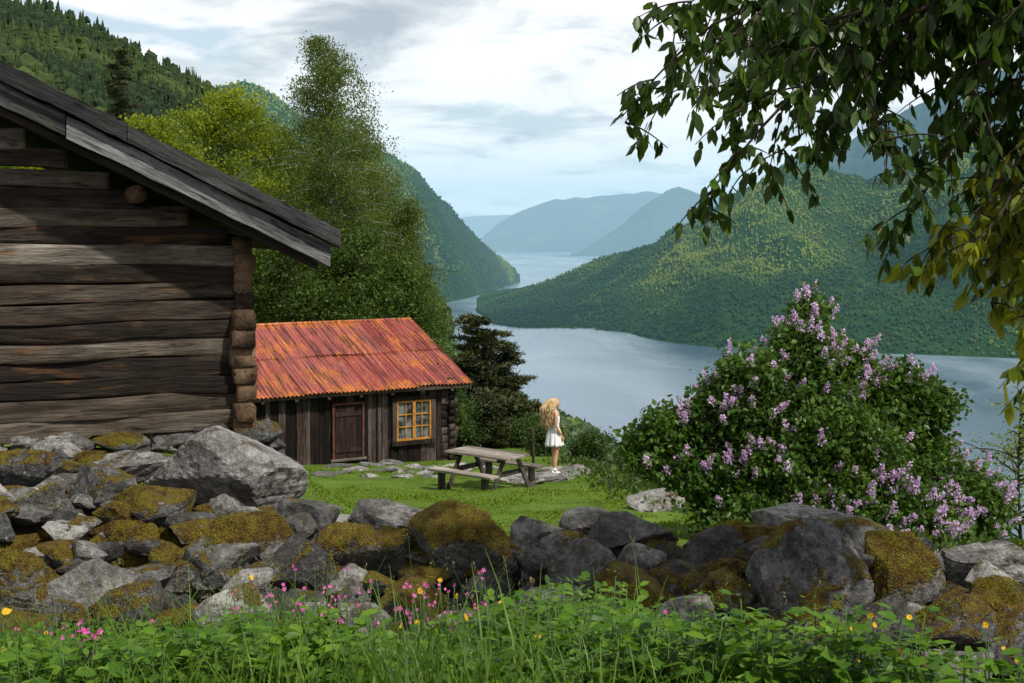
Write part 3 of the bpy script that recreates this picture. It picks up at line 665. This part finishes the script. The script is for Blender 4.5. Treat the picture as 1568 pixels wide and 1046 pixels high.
for z,rx,ry,pl in((1.30,.102,.128,0),(1.26,.115,.135,0),(1.2,.118,.135,0),(1.1,.10,.118,0),(1.05,.10,.118,.003),(1.0,.12,.14,.006),(.92,.145,.165,.010),(.84,.16,.18,.014),(.75,.175,.19,.018),(.68,.19,.20,.022),(.63,.195,.205,.026)):
    w=pl*np.sin(th*11+z*3)+pl*.5*np.sin(th*17+1)
    rings.append(np.stack([(rx+w)*np.cos(th)+.005,(ry+w)*np.sin(th),np.full(48,z)+pl*.3*np.sin(th*5)],1))
v,f=loft(np.array(rings),False); b=B(); b.add(v,f)
for s in(-1,1): v,f=tube(bez([[.09,s*.07,1.28],[.06,s*.09,1.40],[.0,s*.095,1.425],[-.06,s*.085,1.38],[-.09,s*.07,1.28]],12),.011,6); b.add(v,f)
v,f=tube(np.stack([.105*np.cos(np.r_[th,0]),.122*np.sin(np.r_[th,0]),np.full(49,1.075)],1),.012,6); b.add(v,f)
o=b.build('dress',[dressm],wom); sd=o.modifiers.new('s','SOLIDIFY'); sd.thickness=.004
b=B()
for (fx,fy) in((-.02,-.08),(.03,.087)):
    rings=[]
    for xx,w,h in((-.075,.02,.05),(-.06,.036,.085),(-.02,.04,.10),(.02,.04,.095),(.06,.045,.075),(.12,.048,.055),(.165,.04,.045),(.185,.02,.03)):
        a=np.linspace(0,2*np.pi,14,endpoint=False); rings.append(np.stack([np.full(14,xx+fx),fy+w*np.cos(a),h/2+h/2*np.sin(a)],1))
    v,f=loft(np.array(rings)); b.add(v,f)
    v,f=tube([[fx,fy,.07],[fx,fy,.15]],[.046,.043],10); b.add(v,f)
b.build('shoes',[shoem],wom)

# ------------------------------------------------------------------ trees
def tree(name,base,H,Rf,mats,seed,nl=70,t0=.2,cl=6,lpc=70,sig=(.28,.28,.2),leaf=(.11,.07),rise=.3,droop=0.,tr=.16,lean=(0,0),tpl=LEAF4,leafdir=None,limb_r=.25,radial=False,bend=1.):
    r=np.random.RandomState(seed); b=B(); base=np.asarray(base,float)
    ts=np.linspace(0,1,14); tp=base+np.stack([lean[0]*ts**1.5+.02*bend*H*np.sin(ts*5+seed),lean[1]*ts**1.5+.015*bend*H*np.sin(ts*4+seed*2),ts*H*.97],1)
    tp-=np.array([.02*bend*H*math.sin(seed),.015*bend*H*math.sin(seed*2),.3])*(1-ts)[:,None]
    v,f=tube(tp,tr*(1-ts*.93),8); b.add(v,f,0)
    cen=[];cd=[]
    for i in range(nl):
        t=t0+(1-t0)*((i+r.uniform())/nl)*.99
        p=np.array([np.interp(t,ts,tp[:,k]) for k in range(3)]); a=r.uniform(0,6.283)
        L=Rf(t)*r.uniform(.55,1.12); d=np.array([math.cos(a),math.sin(a),rise*(1.1-t*.2)+r.uniform(-.15,.15)])
        e=p+d*L; mid=p+d*L*.5+np.array([0,0,.08*L]); e[2]-=droop*L*.6
        P=bez([p,mid,e],7); v,f=tube(P,np.linspace(tr*limb_r*(1.05-t)+.010,.005,7),5); b.add(v,f,0)
        k=max(2,int(cl*L/Rf(.4)+1))
        for q in range(k):
            s=r.uniform(.3,1.05) if not radial else (q+.7)/k; j=min(6,int(s*6)); c=P[j]+r.normal(size=3)*(np.array([.2,.2,.12])*L*.8*(.4+s*.5) if not radial else np.array([.10,.10,.03]))
            cen.append(c); cd.append(d)
            if r.uniform()<.5: v,f=tube([P[max(0,j-1)],c],[.012,.004],4); b.add(v,f,0)
    cen=np.array(cen); cd=np.array(cd); n=r.poisson(lpc*r.uniform(.35,1.6,len(cen)))
    idx=np.repeat(np.arange(len(cen)),n); sg=np.asarray(sig)*r.uniform(.6,1.3,(len(cen),1))
    g_=r.normal(size=(len(idx),3)); 
    if droop>0: g_[:,2]=-np.abs(g_[:,2])*1.1+.3
    pos=cen[idx]+g_*sg[idx]
    dr=r.normal(size=(len(idx),3)); 
    if leafdir is not None: dr=dr*.6+np.array(leafdir)
    if radial: dr=dr*.45+cd[idx]+np.array([0,0,.15])
    sc=r.uniform(.6,1.25,len(idx)); scatter(b,tpl,pos,dr,leaf[0]*sc,leaf[1]*sc,1,r)
    return b.build(name,mats)
def gb(u,d,dz=0): x=u*d/1000; return np.array([x,d,float(ground_h(x,d))+dz])
def place(u,vtop,d): p=gb(u,d); return p,vtop*d/1000-p[2]
ov=lambda Rm,pk=.45: (lambda t: Rm*(1-abs((t-pk)/(1.02-pk if t>pk else pk+.25))**1.9)**.8+.12)
p,H=place(-150,158,46)
tree('birch_tree',p,H,lambda t:2.6*(1-t**4)**.8*min(1,(t+.25)*1.6)+.15,[M['birchbark'],M['birch']],11,220,.14,8,72,(.20,.20,.38),(.08,.052),.6,.5,.17,(.2,0),leafdir=(0,0,-.9))
p,H=place(-104,96,50)
tree('birch_tree',p,H,lambda t:2.1*(1-t**2.6)**.8*min(1,(t+.3)*1.5)+.15,[M['birchbark'],M['birch']],12,140,.12,8,72,(.22,.22,.38),(.085,.055),.5,.5,.14,(-.2,0),leafdir=(0,0,-.9))
p,H=place(-78,28,47)
tree('birch_tree',p,H,lambda t:1.6*(1-t)**.5+.2,[M['birchbark'],M['birch']],13,90,.1,8,75,(.22,.22,.34),(.085,.055),.4,.45,.1,leafdir=(0,0,-.7))
for (u,v,d,Rm,mt,sd) in((-222,112,50,3.2,'maple',21),(-282,84,47,2.6,'maple',22),(-180,82,52,2.4,'maple',23),(-330,96,58,2.8,'green',24),(-385,110,66,2.6,'maple',29)):
    p,H=place(u,v,d); tree('maple_tree',p,H,ov(Rm,.55),[M['bark'],M[mt]],sd,85,.2,7,90,(.30,.30,.20),(.13,.095),.45,0,.2)
for (u,v,d,Rm,sd) in((-172,10,42,2.3,31),(-118,0,43,2.0,32),(-90,-20,45,1.8,33),(-215,20,44,2.3,34),(-150,-20,52,2.4,35),(-62,-60,52,1.2,37)):
    p,H=place(u,v,d); tree('alder_tree',p,H,ov(Rm,.4),[M['bark'],M['green']],sd,66,.06,7,80,(.28,.28,.22),(.11,.08),.35,0,.13)
def conifer(name,p,H,Rm,seed,irr=.3,lpc=60,mat='needle',k=8,pw=.75):
    return tree(name,p,H,lambda t:Rm*(1.02-t)**pw*(1+irr*math.sin(t*37+seed))+.10,[M['bark'],M[mat]],seed,int(H*k),.06,6,lpc,(.12,.12,.05),(.17,.035),.12,.2,.13,radial=True,bend=.35)
p,H=place(-304,146,60); conifer('spruce_tree',p,H,3.0,41,.2,140,'needle',12)
p,H=place(-66,-46,58); conifer('spruce_tree',p,H,1.6,42,.2,100)
p,H=place(-26,-66,42); conifer('pine_tree',p,H,1.9,43,.2,150,'needle',15,.62)
p,H=place(-4,-88,43); conifer('pine_tree',p,H,1.6,44,.2,150,'needle',15,.62)
p,H=place(10,-132,45); conifer('pine_tree',p,H,1.0,45,.3,110,'needle',12)
p,H=place(-16,-125,40); conifer('pine_tree',p,H,1.0,48,.3,110,'needle',12)
p,H=place(-43,-130,38.5); tree('shrub',p,H,ov(.7,.4),[M['bark'],M['slopeleaf']],46,44,.05,6,60,(.13,.13,.13),(.08,.055),.5,0,.03)
for i,(u,v,d,Rm) in enumerate(((26,-190,36,.5),(92,-212,30,.55),(10,-172,40,.7),(106,-214,29,.6),(58,-204,33,.4))):
    x=u*d/1000; z=v*d/1000; g0=float(ground_h(x,d)); H=max(.7,z-g0)
    tree('shrub',(x,d,g0),H,ov(Rm,.5),[M['bark'],M['slopeleaf']],470+i,36,.05,5,50,(.13,.13,.12),(.07,.05),.5,0,.03)
p,H=place(392,-118,20); tree('sapling_tree',p,H,ov(1.1,.65),[M['bark'],M['maple']],51,90,.2,6,16,(.14,.14,.12),(.05,.034),.35,.1,.06)

# ------------------------------------------------------------------ lilac
b=B(); r=np.random.RandomState(31); LY=15.
bl=[(228,-188,78,56,.0),(231,-76,14,15,.1),(224,-98,24,18,0),(178,-114,22,16,-.1),(258,-112,22,18,.1),(166,-136,30,22,-.1),(122,-154,22,12,-.1),(106,-168,20,13,-.1),(140,-184,26,14,-.1),(215,-142,46,32,0),
(288,-150,28,22,.1),(300,-122,13,11,.1),(322,-140,20,18,.1),(306,-186,40,30,.1),(342,-208,32,26,0),(360,-234,14,16,0),(272,-220,66,34,-.1),(190,-218,42,32,-.2),(168,-200,30,26,-.1)]
cen=[];tips=[]
for (u,v,ru,rv,dy) in bl:
    c=sv(u,v,LY); c[1]+=dy*3; a=ru*LY/1000; e=rv*LY/1000; n=int(330*a*(a+e)*1.6)+22
    dd=unit(r.normal(size=(n,3))); q=r.uniform(.3,1,n)**.45
    P=c+dd*q[:,None]*np.array([a,min(a,1.1),e])*(1+.18*sn(dd,3.5,int(u),2))[:,None]; cen.append(P)
    sel=(q>.84)&(dd[:,2]>-.35)&(dd[:,1]<.5); tips.append(np.c_[P[sel],dd[sel]])
cen=np.concatenate(cen); tips=np.concatenate(tips)
idx=np.repeat(np.arange(len(cen)),r.poisson(32*r.uniform(.4,1.5,len(cen)))); pos=cen[idx]+r.normal(size=(len(idx),3))*.075
dr=unit(r.normal(size=(len(idx),3)))+np.array([0,-.2,-.25]); sc=r.uniform(.6,1.15,len(idx))
scatter(b,LEAF4,pos,dr,.085*sc,.06*sc,1,r)
root=sv(225,-255,LY); root[2]=float(ground_h(root[0],root[1]))
for c in cen[r.choice(len(cen),90)]:
    s=root+np.r_[r.normal(size=2)*.25,0]-np.array([0,0,.1]); v,f=tube(bez([s,(s+c)/2+r.normal(size=3)*.12,c],7),np.linspace(.03,.006,7),5); b.add(v,f,0)
tu=tips[:,0]/LY*1000; tv=tips[:,2]/LY*1000
pref=.6*np.exp(-((tu-190)/60)**2-((tv+138)/42)**2)+.7*np.exp(-((tu-335)/32)**2-((tv+210)/26)**2)+.25*np.exp(-((tu-235)/30)**2-((tv+80)/25)**2)
wgt=.45*sn(tips[:,:3],1.6,5,2)+r.normal(size=len(tips))*.3+pref*1.5; k=np.argsort(-wgt)[:450]; tips=tips[k]
fp=[]
for t in tips:
    ax=unit(t[3:]*.6+np.array([0,-.2,.8])+r.normal(size=3)*.25); L=r.uniform(.10,.20); n=int(L*440)
    s=r.uniform(0,1,n); rad=(.04*(1-s)+.010); dd=unit(r.normal(size=(n,3)))
    P=t[:3]+ax*(s*L)[:,None]+dd*rad[:,None]+t[3:]*.09
    fp.append(P)
fp=np.concatenate(fp); sc=r.uniform(.7,1.2,len(fp)); scatter(b,LEAF4,fp,r.normal(size=(len(fp),3)),.026*sc,.024*sc,2,r)
b.build('lilac_bush',[M['bark'],M['lilacleaf'],M['lilacfl']])

# ------------------------------------------------------------------ overhanging cherry tree
b=B(); r=np.random.RandomState(44)
tb=np.array([5.0,7.6,float(ground_h(5.,7.6))-.2])
trk=bez([tb,tb+[.1,.1,2.2],[4.7,7.3,1.6],[4.2,7.0,3.2]],12); v,f=tube(trk,np.linspace(.22,.13,12),12); b.add(v,f,0)
BR=[ ([(420,215),(258,188),(168,158),(115,118),(96,84)],6.5,0),
 ([(400,215),(258,152),(198,98),(158,52),(140,22)],6.3,0),
 ([(430,175),(333,142),(273,92),(223,52),(198,36)],6.8,0),
 ([(440,150),(368,108),(328,62),(304,20)],6.4,0),
 ([(450,120),(388,48),(358,4),(318,-18)],6.6,1),
 ([(460,90),(403,-28),(378,-68),(374,-96)],6.2,1),
 ([(380,215),(183,182),(138,162),(110,148)],6.9,0),
 ([(400,210),(233,142),(173,112),(113,106)],7.1,0),
 ([(430,190),(300,170),(240,140),(212,100)],6.1,0),
 ([(440,180),(360,160),(300,120),(262,70)],7.2,0),
 ([(450,140),(400,110),(370,60),(352,20)],7.0,0),
 ([(440,200),(350,180),(320,170),(290,150)],6.4,0),
 ([(450,100),(410,40),(396,-10),(392,-40)],6.0,1),
 ([(400,215),(290,195),(220,170),(170,130)],6.0,0),([(460,120),(430,60),(385,20),(345,-5)],6.9,1),
 ([(400,225),(330,200),(280,165),(262,120)],6.7,0),([(420,220),(370,190),(345,150),(330,110)],6.2,0),([(380,225),(220,205),(160,185),(125,165)],6.4,0),
 ([(400,225),(240,180),(200,150),(180,110)],7.3,0),([(440,190),(390,160),(372,120),(360,85)],6.5,0),([(450,170),(420,120),(400,80),(380,50)],7.1,0),([(420,220),(300,200),(250,180),(230,150)],6.9,0),([(420,230),(350,215),(310,195),(300,175)],7.1,0),
 ([(460,80),(420,0),(400,-20),(385,-60)],6.7,1),([(460,100),(425,50),(400,20),(372,-10)],6.3,1),([(400,225),(300,170),(262,118),(240,62)],6.6,0),([(430,190),(370,130),(352,80),(335,40)],6.9,0),
 ([(400,225),(250,200),(190,170),(150,142)],7.2,0),([(400,220),(220,150),(180,100),(172,60)],6.9,0),([(420,200),(300,140),(285,90),(275,50)],6.2,0),([(460,90),(400,-5),(385,-45),(390,-85)],7.0,1),([(450,110),(380,10),(350,-20),(335,-30)],6.1,1),([(430,220),(380,200),(330,180),(262,160)],6.6,0),([(400,225),(330,190),(235,160),(195,132)],6.3,0)]
lp=[];ld=[];lm_=[]
for pts,d,yel in BR:
    P=[trk[9]+r.normal(size=3)*.1]+[sv(u,v,d)+np.array([0,r.uniform(-.25,.25),0]) for u,v in pts]
    P=bez(P,34); P[1:]+=np.cumsum(r.normal(size=(33,3)),0)*.008; v,f=tube(P,np.linspace(.05,.004,34)*np.linspace(1,.7,34),6); b.add(v,f,0)
    for j in range(7,34):
        for _ in range(2 if r.uniform()<.8 else 1):
            L=r.uniform(.10,.40)*(1.0 if j<28 else .75); tg=unit(P[min(j+1,33)]-P[j-1]); dv=unit(tg*.6+r.normal(size=3)*.7+np.array([0,0,-.25]))
            T=P[j]+np.linspace(0,1,6)[:,None]*dv*L; T[:,2]-=np.linspace(0,1,6)**2*L*.3
            v,f=tube(T,np.linspace(.006,.002,6),4); b.add(v,f,0)
            for q in range(int(L/.085)+1):
                s=(q+.5+r.uniform(-.3,.3))/(int(L/.085)+1); i_=min(4,int(s*5)); a=T[i_]+(T[i_+1]-T[i_])*(s*5-i_)
                for w_ in range(r.randint(2,5)):
                    lp.append(a+r.normal(size=3)*.012); ld.append(unit(dv*.25+r.normal(size=3)*.40+np.array([0,0,-.95]))); lm_.append(yel if r.uniform()<.85 else 1-yel if yel else 0)
lp=np.array(lp);ld=np.array(ld);lm_=np.array(lm_)
sc=r.uniform(.55,1.1,len(lp))
for q in(0,1):
    s_=lm_==q; scatter(b,LEAF8,lp[s_],ld[s_],.114*sc[s_],.052*sc[s_],1+q,r,None,True)
b.build('cherry_tree',[M['bark'],M['canopy'],M['canopyY']])

# ------------------------------------------------------------------ lawn, weeds, flowers
r=np.random.RandomState(55)
n=120000; y=12+22*r.uniform(size=n)**.8; x=r.uniform(-1,1,n)*.30*y+.02*y
P=np.stack([x,y,ground_h(x,y)],1); xe=np.interp(y,[9,13,17,20,28,32],[7,4.6,3.2,2.5,2.,1.6])
keep=(x<xe+1.2)
P=P[keep]; tall=1+2.2*sstep(-.6,.8,P[:,0]-xe[keep])
patch=sn(P[:,:2],1.3,9,3); kp=patch>-.8; P=P[kp]; tall=tall[kp]*(1+.6*sn(P[:,:2],2.3,19,2))
b=B(); sc=r.uniform(.4,1.2,len(P))*np.clip(tall,.4,4); scatter(b,LEAF4,P,r.normal(size=(len(P),3))*.6+np.array([0,0,1.]),.038*sc,.02*sc**.5,0,r); b.build('lawn_grass',[M['lawn']])
b=B()
n=9000; y=r.uniform(12.5,33,n); xe=np.interp(y,[9,13,17,20,28,32],[7,4.6,3.2,2.5,2.,1.6]); x=xe+r.normal(size=n)*.5+.55
P=np.stack([x,y,ground_h(x,y)+r.uniform(0,.18,n)],1); sc=r.uniform(.6,1.4,n); scatter(b,LEAF4,P,r.normal(size=(n,3))*.8+np.array([0,0,.7]),.10*sc,.06*sc,0,r); 
b.build('edge_weeds',[M['slopeleaf']])

def hmax(x,y):
    h=np.interp(x,[-3,-2.2,-1.2,-.6,0,.5,1.,1.6,2.4,3.2],[.25,.27,.33,.38,.37,.35,.31,.26,.24,.25])
    return h*np.interp(y,[4.2,5,6.3,7.2],[.85,.95,1.,.6])
b=B()
def blades(n,ylo,yhi,hlo,hhi,w,seeds=False):
    y=r.uniform(ylo,yhi,n); x=r.uniform(-.44,.44,n)*y
    cl=sn(np.stack([x,y],1),1.5,91,2); kp=r.uniform(size=n)<.45+.5*cl; x=x[kp]; y=y[kp]; n=len(x)
    base=np.stack([x,y,ground_h(x,y)],1)
    h=r.uniform(hlo,hhi,n)*hmax(x,y)/.4; a=r.uniform(0,6.28,n); bend=r.uniform(.1,.7,n)*h; dx=np.stack([np.cos(a),np.sin(a),0*a],1); sd=np.stack([-np.sin(a),np.cos(a),0*a],1)
    ts=[0,.4,.75,1.]; vs=[]
    for t in ts:
        c=base+dx*(bend*t**2)[:,None]+np.array([0,0,1.])*(h*(t-.18*t**2))[:,None]; wd=w*(1-t**1.5)+.0006
        vs+= [c-sd*wd,c+sd*wd]
    v=np.stack(vs,1); q=np.array([[0,1,3,2],[2,3,5,4],[4,5,7,6]]); f=(q[None]+(np.arange(n)*8)[:,None,None]).reshape(-1,4); b.add(v.reshape(-1,3),f)
    if seeds:
        tip=base+dx*bend[:,None]+np.array([0,0,1.])*(h*.82)[:,None]; pp=np.repeat(tip,9,0)+r.normal(size=(n*9,3))*np.array([.006,.006,.022]); scatter(b,LEAF4,pp,r.normal(size=(n*9,3))*.4+np.array([0,0,1.]),.014,.005,1,r)
blades(10000,4.0,7.2,.14,.40,.004); blades(1900,4.6,7.1,.35,.68,.0045); blades(650,4.8,7.1,.5,.82,.0014,True); blades(1500,9.,12,.08,.2,.004)
b.build('meadow_grass',[M['grass'],M['seed']])
b=B()
n=2500; y=4.2+2.9*r.uniform(size=n); x=r.uniform(-.44,.44,n)*y
gz=ground_h(x,y)
hh=r.uniform(.35,.95,n)*hmax(x,y)*(1+.4*sn(np.stack([x,y],1),1.8,3,2))
hh=np.clip(hh,.06,.6); kn=sn(np.stack([x,y],1),1.1,37,2)
for i in range(n):
    lean=r.normal(size=2)*.15*hh[i]; s0=np.array([x[i],y[i],gz[i]]); e=s0+np.array([lean[0],lean[1],hh[i]])
    v,f=tube([s0,(s0+e)/2+[lean[0]*.2,0,0],e],[.004,.003,.002],4); b.add(v,f,0)
    kind=r.uniform()+kn[i]*.3; big,ratio=(1.15,.6) if kind<.25 else ((.62,.5) if kind<.55 else (.9,.36))
    m=int(3+hh[i]*14/big); t=np.repeat(np.linspace(.3,1,m),3); a=np.repeat(r.uniform(0,6.28)+np.arange(m)*2.4,3)+np.tile([-.65,0,.65],m)+r.normal(size=3*m)*.12
    st=s0+(e-s0)*t[:,None]; out=np.stack([np.cos(a),np.sin(a),r.uniform(-.2,.6,3*m)],1)
    pet=.02+.035*(1-t)+r.uniform(0,.02,3*m); pos=st+out*pet[:,None]
    sz=(.085-.04*t**2)*r.uniform(.75,1.25,3*m)*big
    scatter(b,LEAF8,pos,out+np.array([0,0,-.1]),sz,sz*ratio,1,r,np.tile([0,0,1.],(3*m,1)),False)
b.build('nettle_and_weeds',[M['stem'],M['weed']])
def flowers(name,pts,mat,size,petals,k=1):
    b=B()
    for (u,v,d) in pts:
        p=sv(u,v,d); g0=float(ground_h(p[0],p[1])); 
        if p[2]<g0+.08: p[2]=g0+.2
        s0=np.array([p[0]+r.normal()*.03,p[1]+.02,g0]); tb_,f=tube(bez([s0,(s0+p)/2+r.normal(size=3)*.02,p],6),.0025,4); b.add(tb_,f,0)
        for kk in range(k if r.uniform()<.5 else 1):
            q=p+(r.normal(size=3)*.018 if kk else 0)
            a=np.arange(petals)*6.283/petals+r.uniform(0,6); fc=unit(np.array([r.normal()*.6,-.7+r.normal()*.3,.6])); s1=unit(np.cross(fc,[0,0,1.])); s2=np.cross(fc,s1); sz=size*r.uniform(.7,1.15)
            dd=np.cos(a)[:,None]*s1+np.sin(a)[:,None]*s2+fc*.25; scatter(b,LEAF4,np.repeat(q[None],petals,0),dd,sz,sz*.75,1,r,np.repeat(fc[None],petals,0))
            b.add(I2[0]*.004+q-fc*.004,I2[1],0)
    b.build(name,[M['stem'],mat])
fl=[(r.uniform(-220,-20),r.uniform(-308,-262),r.uniform(6.0,7.1)) for _ in range(60)]+[(r.uniform(-390,200),r.uniform(-335,-290),r.uniform(5.5,7)) for _ in range(28)]
flowers('campion_flowers',fl,M['pink'],.013,5,3)
flowers('campion_flowers',[(-325+r.normal()*7,-324+r.normal()*9,4.6) for _ in range(14)],M['pink'],.018,5)
fl=[(-42,-284,6.6),(-200,-270,6.8),(-388,-325,5.),(-300,-335,4.8),(-55,-272,7.),(-70,-280,6.4),(-8,-290,6.)]+[(r.uniform(-390,390),r.uniform(-338,-295),r.uniform(5,6.8)) for _ in range(26)]
flowers('dandelion_flowers',fl,M['yellow'],.017,11)
b=B(); n=4200; x=r.uniform(-4,4.2,n); y=r.uniform(7.0,10.5,n); z=ground_h(x,y)+r.uniform(.01,.05,n); P=np.stack([x,y,z],1)
scatter(b,LEAF4,P,r.normal(size=(n,3))*np.array([1,1,.3]),.06,.035,0,r)
b.build('leaf_litter',[M['litter']])
b=B(); pp=sv(-245,112,1150)
for sx in(-1,1):
    v,f=tube([pp+[sx*2.2,0,-2],pp+[sx*.5,0,11]],.18,4); b.add(v,f)
    for k in range(4): v,f=tube([pp+[sx*(2.-k*.4),0,k*2.6],pp+[-sx*(1.7-k*.4),0,k*2.6+2.4]],.12,4); b.add(v,f)
for z in(7.5,10): v,f=tube([pp+[-4,0,z],pp+[4,0,z]],.16,4); b.add(v,f)
b.build('power_pylon',[M['metal']])

# ------------------------------------------------------------------ atmosphere haze
def haze(y0,y1,sg,col,ztop):
    hz=D.materials.new('haze_air'); hz.use_nodes=True; nt=hz.node_tree; nt.nodes.clear()
    ab=nd(nt,'ShaderNodeVolumeAbsorption',{'Color':(0,0,0,1),'Density':sg}); em=nd(nt,'ShaderNodeEmission',{'Color':col,'Strength':sg})
    ad=nd(nt,'ShaderNodeAddShader',{0:ab.outputs[0],1:em.outputs[0]}); out=nd(nt,'ShaderNodeOutputMaterial'); lk(nt,ad.outputs[0],out.inputs['Volume'])
    b=B(); v,f=box((0,(y0+y1)/2,(ztop-310)/2),(60000,y1-y0,ztop+310)); b.add(v,f,0,False); b.build('atmospheric_haze',[hz])
haze(1500,5300,3.4e-5,(.36,.70,.86,1),800)
haze(5301,26000,7.0e-5,(.52,.79,.96,1),800)

# ------------------------------------------------------------------ sky, sun
S=np.array([.42,-.42,.80]); S=S/np.linalg.norm(S)
w=D.worlds.new('World'); scene.world=w; w.use_nodes=True; nt=w.node_tree; bg=nt.nodes['Background']; bg.inputs[1].default_value=.12
sky=nd(nt,'ShaderNodeTexSky',sky_type='NISHITA',sun_disc=False,sun_elevation=math.asin(S[2]),sun_rotation=math.atan2(S[0],S[1]))
tc=nd(nt,'ShaderNodeTexCoord'); sp=nd(nt,'ShaderNodeSeparateXYZ',{0:tc.outputs['Generated']})
zz=mth(nt,'ADD',mth(nt,'MAXIMUM',sp.outputs[2],0.),.18)
cv_=nd(nt,'ShaderNodeCombineXYZ',{0:mth(nt,'DIVIDE',sp.outputs[0],zz),1:mth(nt,'DIVIDE',sp.outputs[1],zz),2:3.3}).outputs[0]
n1=noise(nt,cv_,1.9,9,.55,.35); n2=noise(nt,nd(nt,'ShaderNodeMapping',{'Vector':cv_,'Location':(5,3,1)}).outputs[0],2.3,9,.56,.5)
el=nd(nt,'ShaderNodeMapRange',{0:sp.outputs[2],1:.06,2:.20,3:.04,4:-.035}).outputs[0]
shade=ramp(nt,mth(nt,'ADD',n2,el),[(.34,(4.1,4.6,5.2)),(.43,(6.3,6.7,7.1)),(.50,(8.5,8.6,8.7)),(.58,(9.7,9.7,9.7))])
dz=nd(nt,'ShaderNodeMapRange',{0:sp.outputs[2],1:.2,2:.8,3:1.,4:.48}).outputs[0]
cl=nd(nt,'ShaderNodeVectorMath',{0:shade},operation='SCALE'); lk(nt,dz,cl.inputs['Scale'])
cov=ramp(nt,n1,[(.34,g(.15)),(.44,g(1))])
skc=mixc(nt,.35,sky.outputs[0],(7.4,8.2,8.8))
fin=mixc(nt,cov,skc,cl.outputs[0]); lk(nt,fin,bg.inputs[0])
su=D.lights.new('sun','SUN'); su.energy=4.6; su.angle=math.radians(1.5); su.color=(1,.94,.84)
so=D.objects.new('sun',su); scene.collection.objects.link(so); so.rotation_euler=Vector(S).to_track_quat('Z','Y').to_euler()

cam=D.cameras.new('camera'); co=D.objects.new('camera',cam); scene.collection.objects.link(co); scene.camera=co
co.location=(0,0,0); co.rotation_euler=(math.pi/2,0,0); cam.lens=2000/1568*36; cam.sensor_width=36; cam.shift_y=-(523-345)/1568; cam.clip_start=.1; cam.clip_end=120000
scene.view_settings.view_transform='Standard'; scene.view_settings.look='None'; scene.view_settings.exposure=0
print('PY', sum(len(m.polygons) for m in D.meshes))
